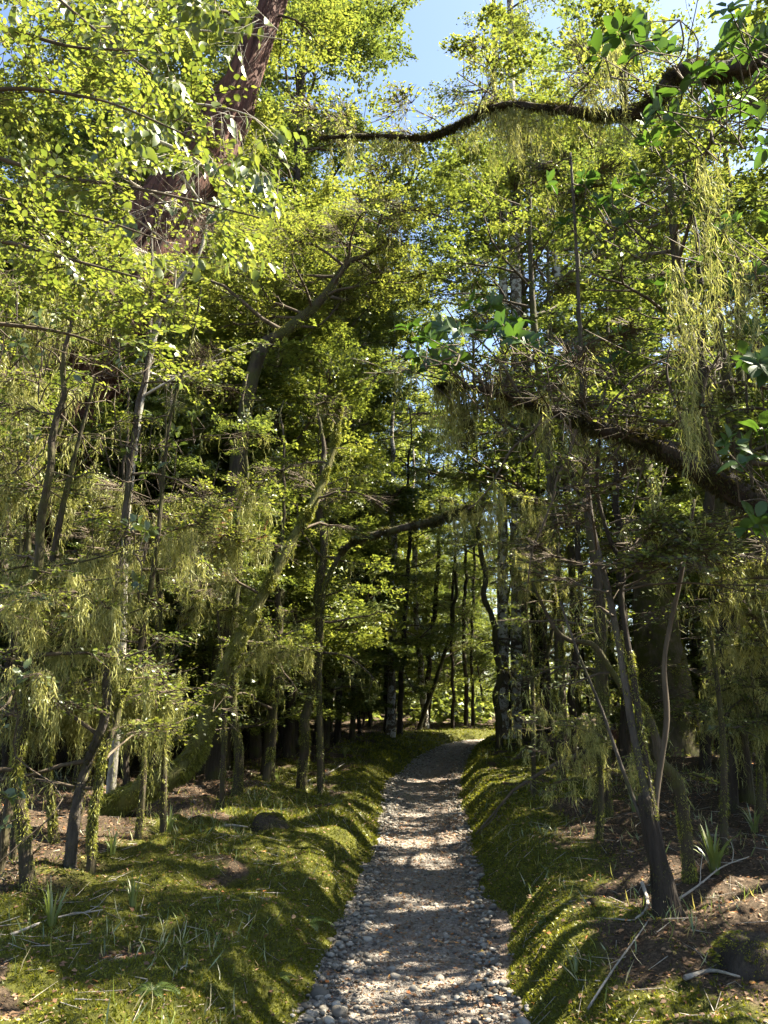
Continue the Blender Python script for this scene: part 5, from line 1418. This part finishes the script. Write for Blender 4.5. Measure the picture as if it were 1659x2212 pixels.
for k, ((x, y), h, bl, mat, lab) in enumerate(RF):
    b = np.array([x, y, on_ground(x, y)])
    tree('leafy_tree', lab, 'tree', [b, b + [.1, .05, h * .35], b + [-.1, .1, h * .7], b + [0, 0, h]], [.10, .085, .06, .015], 630 + k, 'leafy trees near the path', bark='bark_mossy', n=20, sides=9, rough=.12, flare=.3,
         limbs=[dict(nb=26, t0=.34, t1=1, length=bl, up=.35, droop=.1, sub=5, taper=.3)], spray=dict(R=.38, K=80, L=.045 + .0018 * y, W=.034 + .0013 * y, mat=mat, p=.72, T=T_LEAF3))
rng = np.random.default_rng(88)
for k, x, y, s, lab in ((0, -5.6, 14.5, .8, 'slim tall tree standing just behind the great red tree'), (5, -6.8, 13.2, .95, 'yellow-green tree left behind the great red tree'), (1, -9, 17, .95, 'pale tall tree far left behind the great red tree'), (5, -3.0, 14.2, 1.0, 'yellow-green tree right behind the bent-limb tree'),
                        (0, -2.2, 19, .95, 'tall slim tree behind the bent-limb tree'), (1, 8.5, 21.5, 1.0, 'pale tall tree right behind the stout mossy tree'), (0, 10.5, 21, 1.0, 'tall slim tree at the far right behind the thicket'), (2, 5.0, 25, .95, 'tall dark tree behind the high lichened pair'), (5, -4.6, 9.9, .6, 'small yellow-green tree below the great red trunk'), (1, -2.5, 36, 1.35, 'tall pale tree closing the top of the gap above the path'), (2, 9.5, 27, 1.05, 'tall dark tree at the right behind the lichen curtains'), (1, 6.2, 21.5, 1.2, 'tall pale tree right of the high lichened pair'), (0, -6.5, 22, 1.1, 'tall slim tree far behind the bent-limb tree'),
                        (4, 3.4, 50, 1.6, 'sunlit low bush left in the glade at the path end'), (4, 5.6, 49, 1.5, 'sunlit low bush in the middle of the glade at the path end'), (3, 7.6, 52, 1.2, 'sunlit small tree right in the glade at the path end'), (3, 1.8, 54, 1.3, 'sunlit small tree left in the glade at the path end'), (4, 4.6, 46, 1.0, 'nearest sunlit bush in the glade at the path end'), (2, -1.5, 45, 1.3, 'tall dark tree far beyond the bend, left of the glade'), (0, -5, 41, 1.4, 'tall slim tree far beyond the bend, well left of the glade'), (1, 3.0, 57, 1.6, 'tall pale tree at the very back of the glade'), (2, 7.0, 58, 1.3, 'tall dark tree at the back of the glade, right'), (3, 3.6, 40, .9, 'sunlit slim tree before the glade, left one'), (4, 5.2, 41, 1.1, 'sunlit bushy tree before the glade, middle one'), (3, 6.6, 42, 1.0, 'sunlit slim tree before the glade, right one'), (4, 2.2, 43, 1.1, 'sunlit bushy tree at the left end of the glade')):  # the glade is an added clearing that lets the sun in
    place(k, x, y, s, lab, 'taller trees behind the near ones')
    cells.append((x, y))
# thicket filling both sides of the corridor
for y0, y1, n, kinds, sc_ in ((9, 14, 14, (4, 3, 4), (.6, .85)), (13, 20, 22, (4, 3, 5), (.75, 1.0)), (20, 32, 30, (4, 3, 5, 4), (.9, 1.2)), (32, 50, 30, (3, 4, 5), (1.1, 1.5))):
    got = 0; tries = 0
    while got < n and tries < 5000:
        tries += 1
        y = rng.uniform(y0, y1); x = rng.uniform(-.58 * y - 1, .58 * y + 1)
        d, w, _ = path_dist(np.array([x]), np.array([y]))
        if d[0] < 2.4: continue
        if 26 < y < 46 and .02 * y < x < .17 * y: continue
        if y < 30 and abs(x - .10 * y) < .04 * y + 1.6: continue
        if 33 < y < 52 and .14 * y < x < 27: continue  # keeps the added clearing open to the sun
        if any((x - a) ** 2 + (y - b) ** 2 < (.7 + .02 * y) ** 2 for a, b in cells): continue
        k = kinds[rng.integers(len(kinds))]; sc1 = rng.uniform(*sc_)
        if y > 23 and -.06 * y < x < .3 * y: k = 4; sc1 *= .8
        if blocks(k, x, y, sc1) > (.9 if y < 22 else 2): continue
        cells.append((x, y)); got += 1
        w_ = side_of(x, y)
        place(k, x, y, sc1, LABS[k] % w_, 'wood %s, %s' % (w_, LABS[k].split(' in ')[0]))
# far wood that reads as one mass
rng = np.random.default_rng(89)
a = Acc(); tw = Acc()
n = 260
yy = rng.uniform(60, 84, n); xx = rng.uniform(-.62, .62, n) * yy
hh = rng.uniform(3, 15, n)
c = np.stack([xx, yy, hh], -1)
c2 = np.repeat(c, 9, 0) + rng.normal(0, 1, (n * 9, 3)) * [1.6, 1.2, 1.3]; c2[:, 2] = np.maximum(c2[:, 2], .6)
c2 = np.concatenate([c2, np.stack([rng.uniform(-50, 50, 900), rng.uniform(58, 80, 900), rng.uniform(.3, 5, 900)], -1)])
xb = rng.uniform(-16, 24, 900); yb = rng.uniform(31, 58, 900); dd, ww, _ = path_dist(xb, yb); kk = dd > 1.6
c2 = np.concatenate([c2, np.stack([xb, yb, H(xb, yb, False) + rng.uniform(.1, 1.3, 900) ** 1.3], -1)[kk]])
ang = rng.uniform(0, 6.28, len(c2))
spray_leaves(a, rng, c2, np.stack([np.cos(ang), np.sin(ang), 0 * ang], -1), np.array([0, 0, 1.]) + rng.normal(0, .25, (len(c2), 3)), np.where(c2[:, 1] < 58, .7, 1.4), 26, .32, .24, T_LEAF3, flat=.2, filt=False)
o = a.build('distant_forest', M['leaf_far']); o['kind'] = 'stuff'; o['label'] = 'distant sunlit forest closing the view beyond the path bend'; o['category'] = 'forest'
for ob in sc.objects:
    if ob.parent is not None and ob.parent.parent is None and ob.type == 'MESH' and ob.name.split('.')[0] in ('branches', 'crown', 'hanging_lichen', 'stem_moss', 'limb_moss', 'bough_moss', 'root_moss', 'stump_moss', 'hanging_clump', 'withered_leaves'):
        ob['kind'] = 'stuff'

# ---- a label of its own for each tree of the background wood: what it stands behind, then how near it is
FEAT = [(-400, 'the trees beyond the left edge'), (15, 'the left edge stem'), (65, 'the front mossy stem'), (115, 'the second upright stem'), (230, 'the pale leaning stem'), (270, 'the thin dark left stem'), (335, 'the stem behind the low trunk'), (420, 'the broad shaded trunk'),
        (465, 'the red-flanked dark trunk'), (510, 'the leaning mossy tree'), (598, 'the thin leaning stem'), (628, 'the thin dark trunk'), (680, 'the forked bank trunk'), (736, 'the dark slim trunk'), (768, 'the mossy slim trunk'), (847, 'the banded trunk'), (905, 'the crossed pair'),
        (950, 'the slanting pole'), (978, 'the first far pole'), (1005, 'the second far pole'), (1030, 'the third far pole'), (1072, 'the bend trunk'), (1105, 'the high lichened pair'), (1140, 'the blurred broad trunk'), (1170, 'the crooked bank stem'), (1209, 'the mossy bank stem'),
        (1245, 'the dark bank stem'), (1297, 'the squat mossy trunk'), (1345, 'the many-stemmed tree'), (1425, 'the stout mossy tree'), (1530, 'the dark right trunk'), (1570, 'the white-patched trunk'), (1608, 'the mossy right trunk'), (1640, 'the right edge stem'), (2050, 'the trees beyond the right edge')]
byl = {}
for ob in sc.objects:
    if ob.parent is None and ob.name.split('.')[0] == 'background_tree' and str(ob.get('group', '')).startswith('wood '):
        x, y, z = ob.location
        dep = y * cp + (3 - CAM_Z) * sp; u = 829.5 + FPX * x / dep
        ft = min(FEAT, key=lambda f_: abs(f_[0] - u))[1]
        kd = ob['label'].split(' in the ')[0]
        byl.setdefault((kd, ft), []).append((y, ob))
        ob['group'] = 'background wood, ' + kd
for (kd, ft), obs in byl.items():
    obs.sort(key=lambda t_: t_[0])
    sfx = [''] if len(obs) == 1 else (['nearer ', 'farther '] if len(obs) == 2 else ['nearest ', 'second ', 'third ', 'fourth ', 'fifth ', 'sixth ', 'seventh ', 'eighth ', 'ninth ', 'tenth ', 'eleventh ', 'twelfth ', 'thirteenth ', 'fourteenth '])
    for j, (y, ob) in enumerate(obs):
        ob['label'] = (sfx[min(j, len(sfx) - 1)] + kd + ' in the wood behind ' + ft)
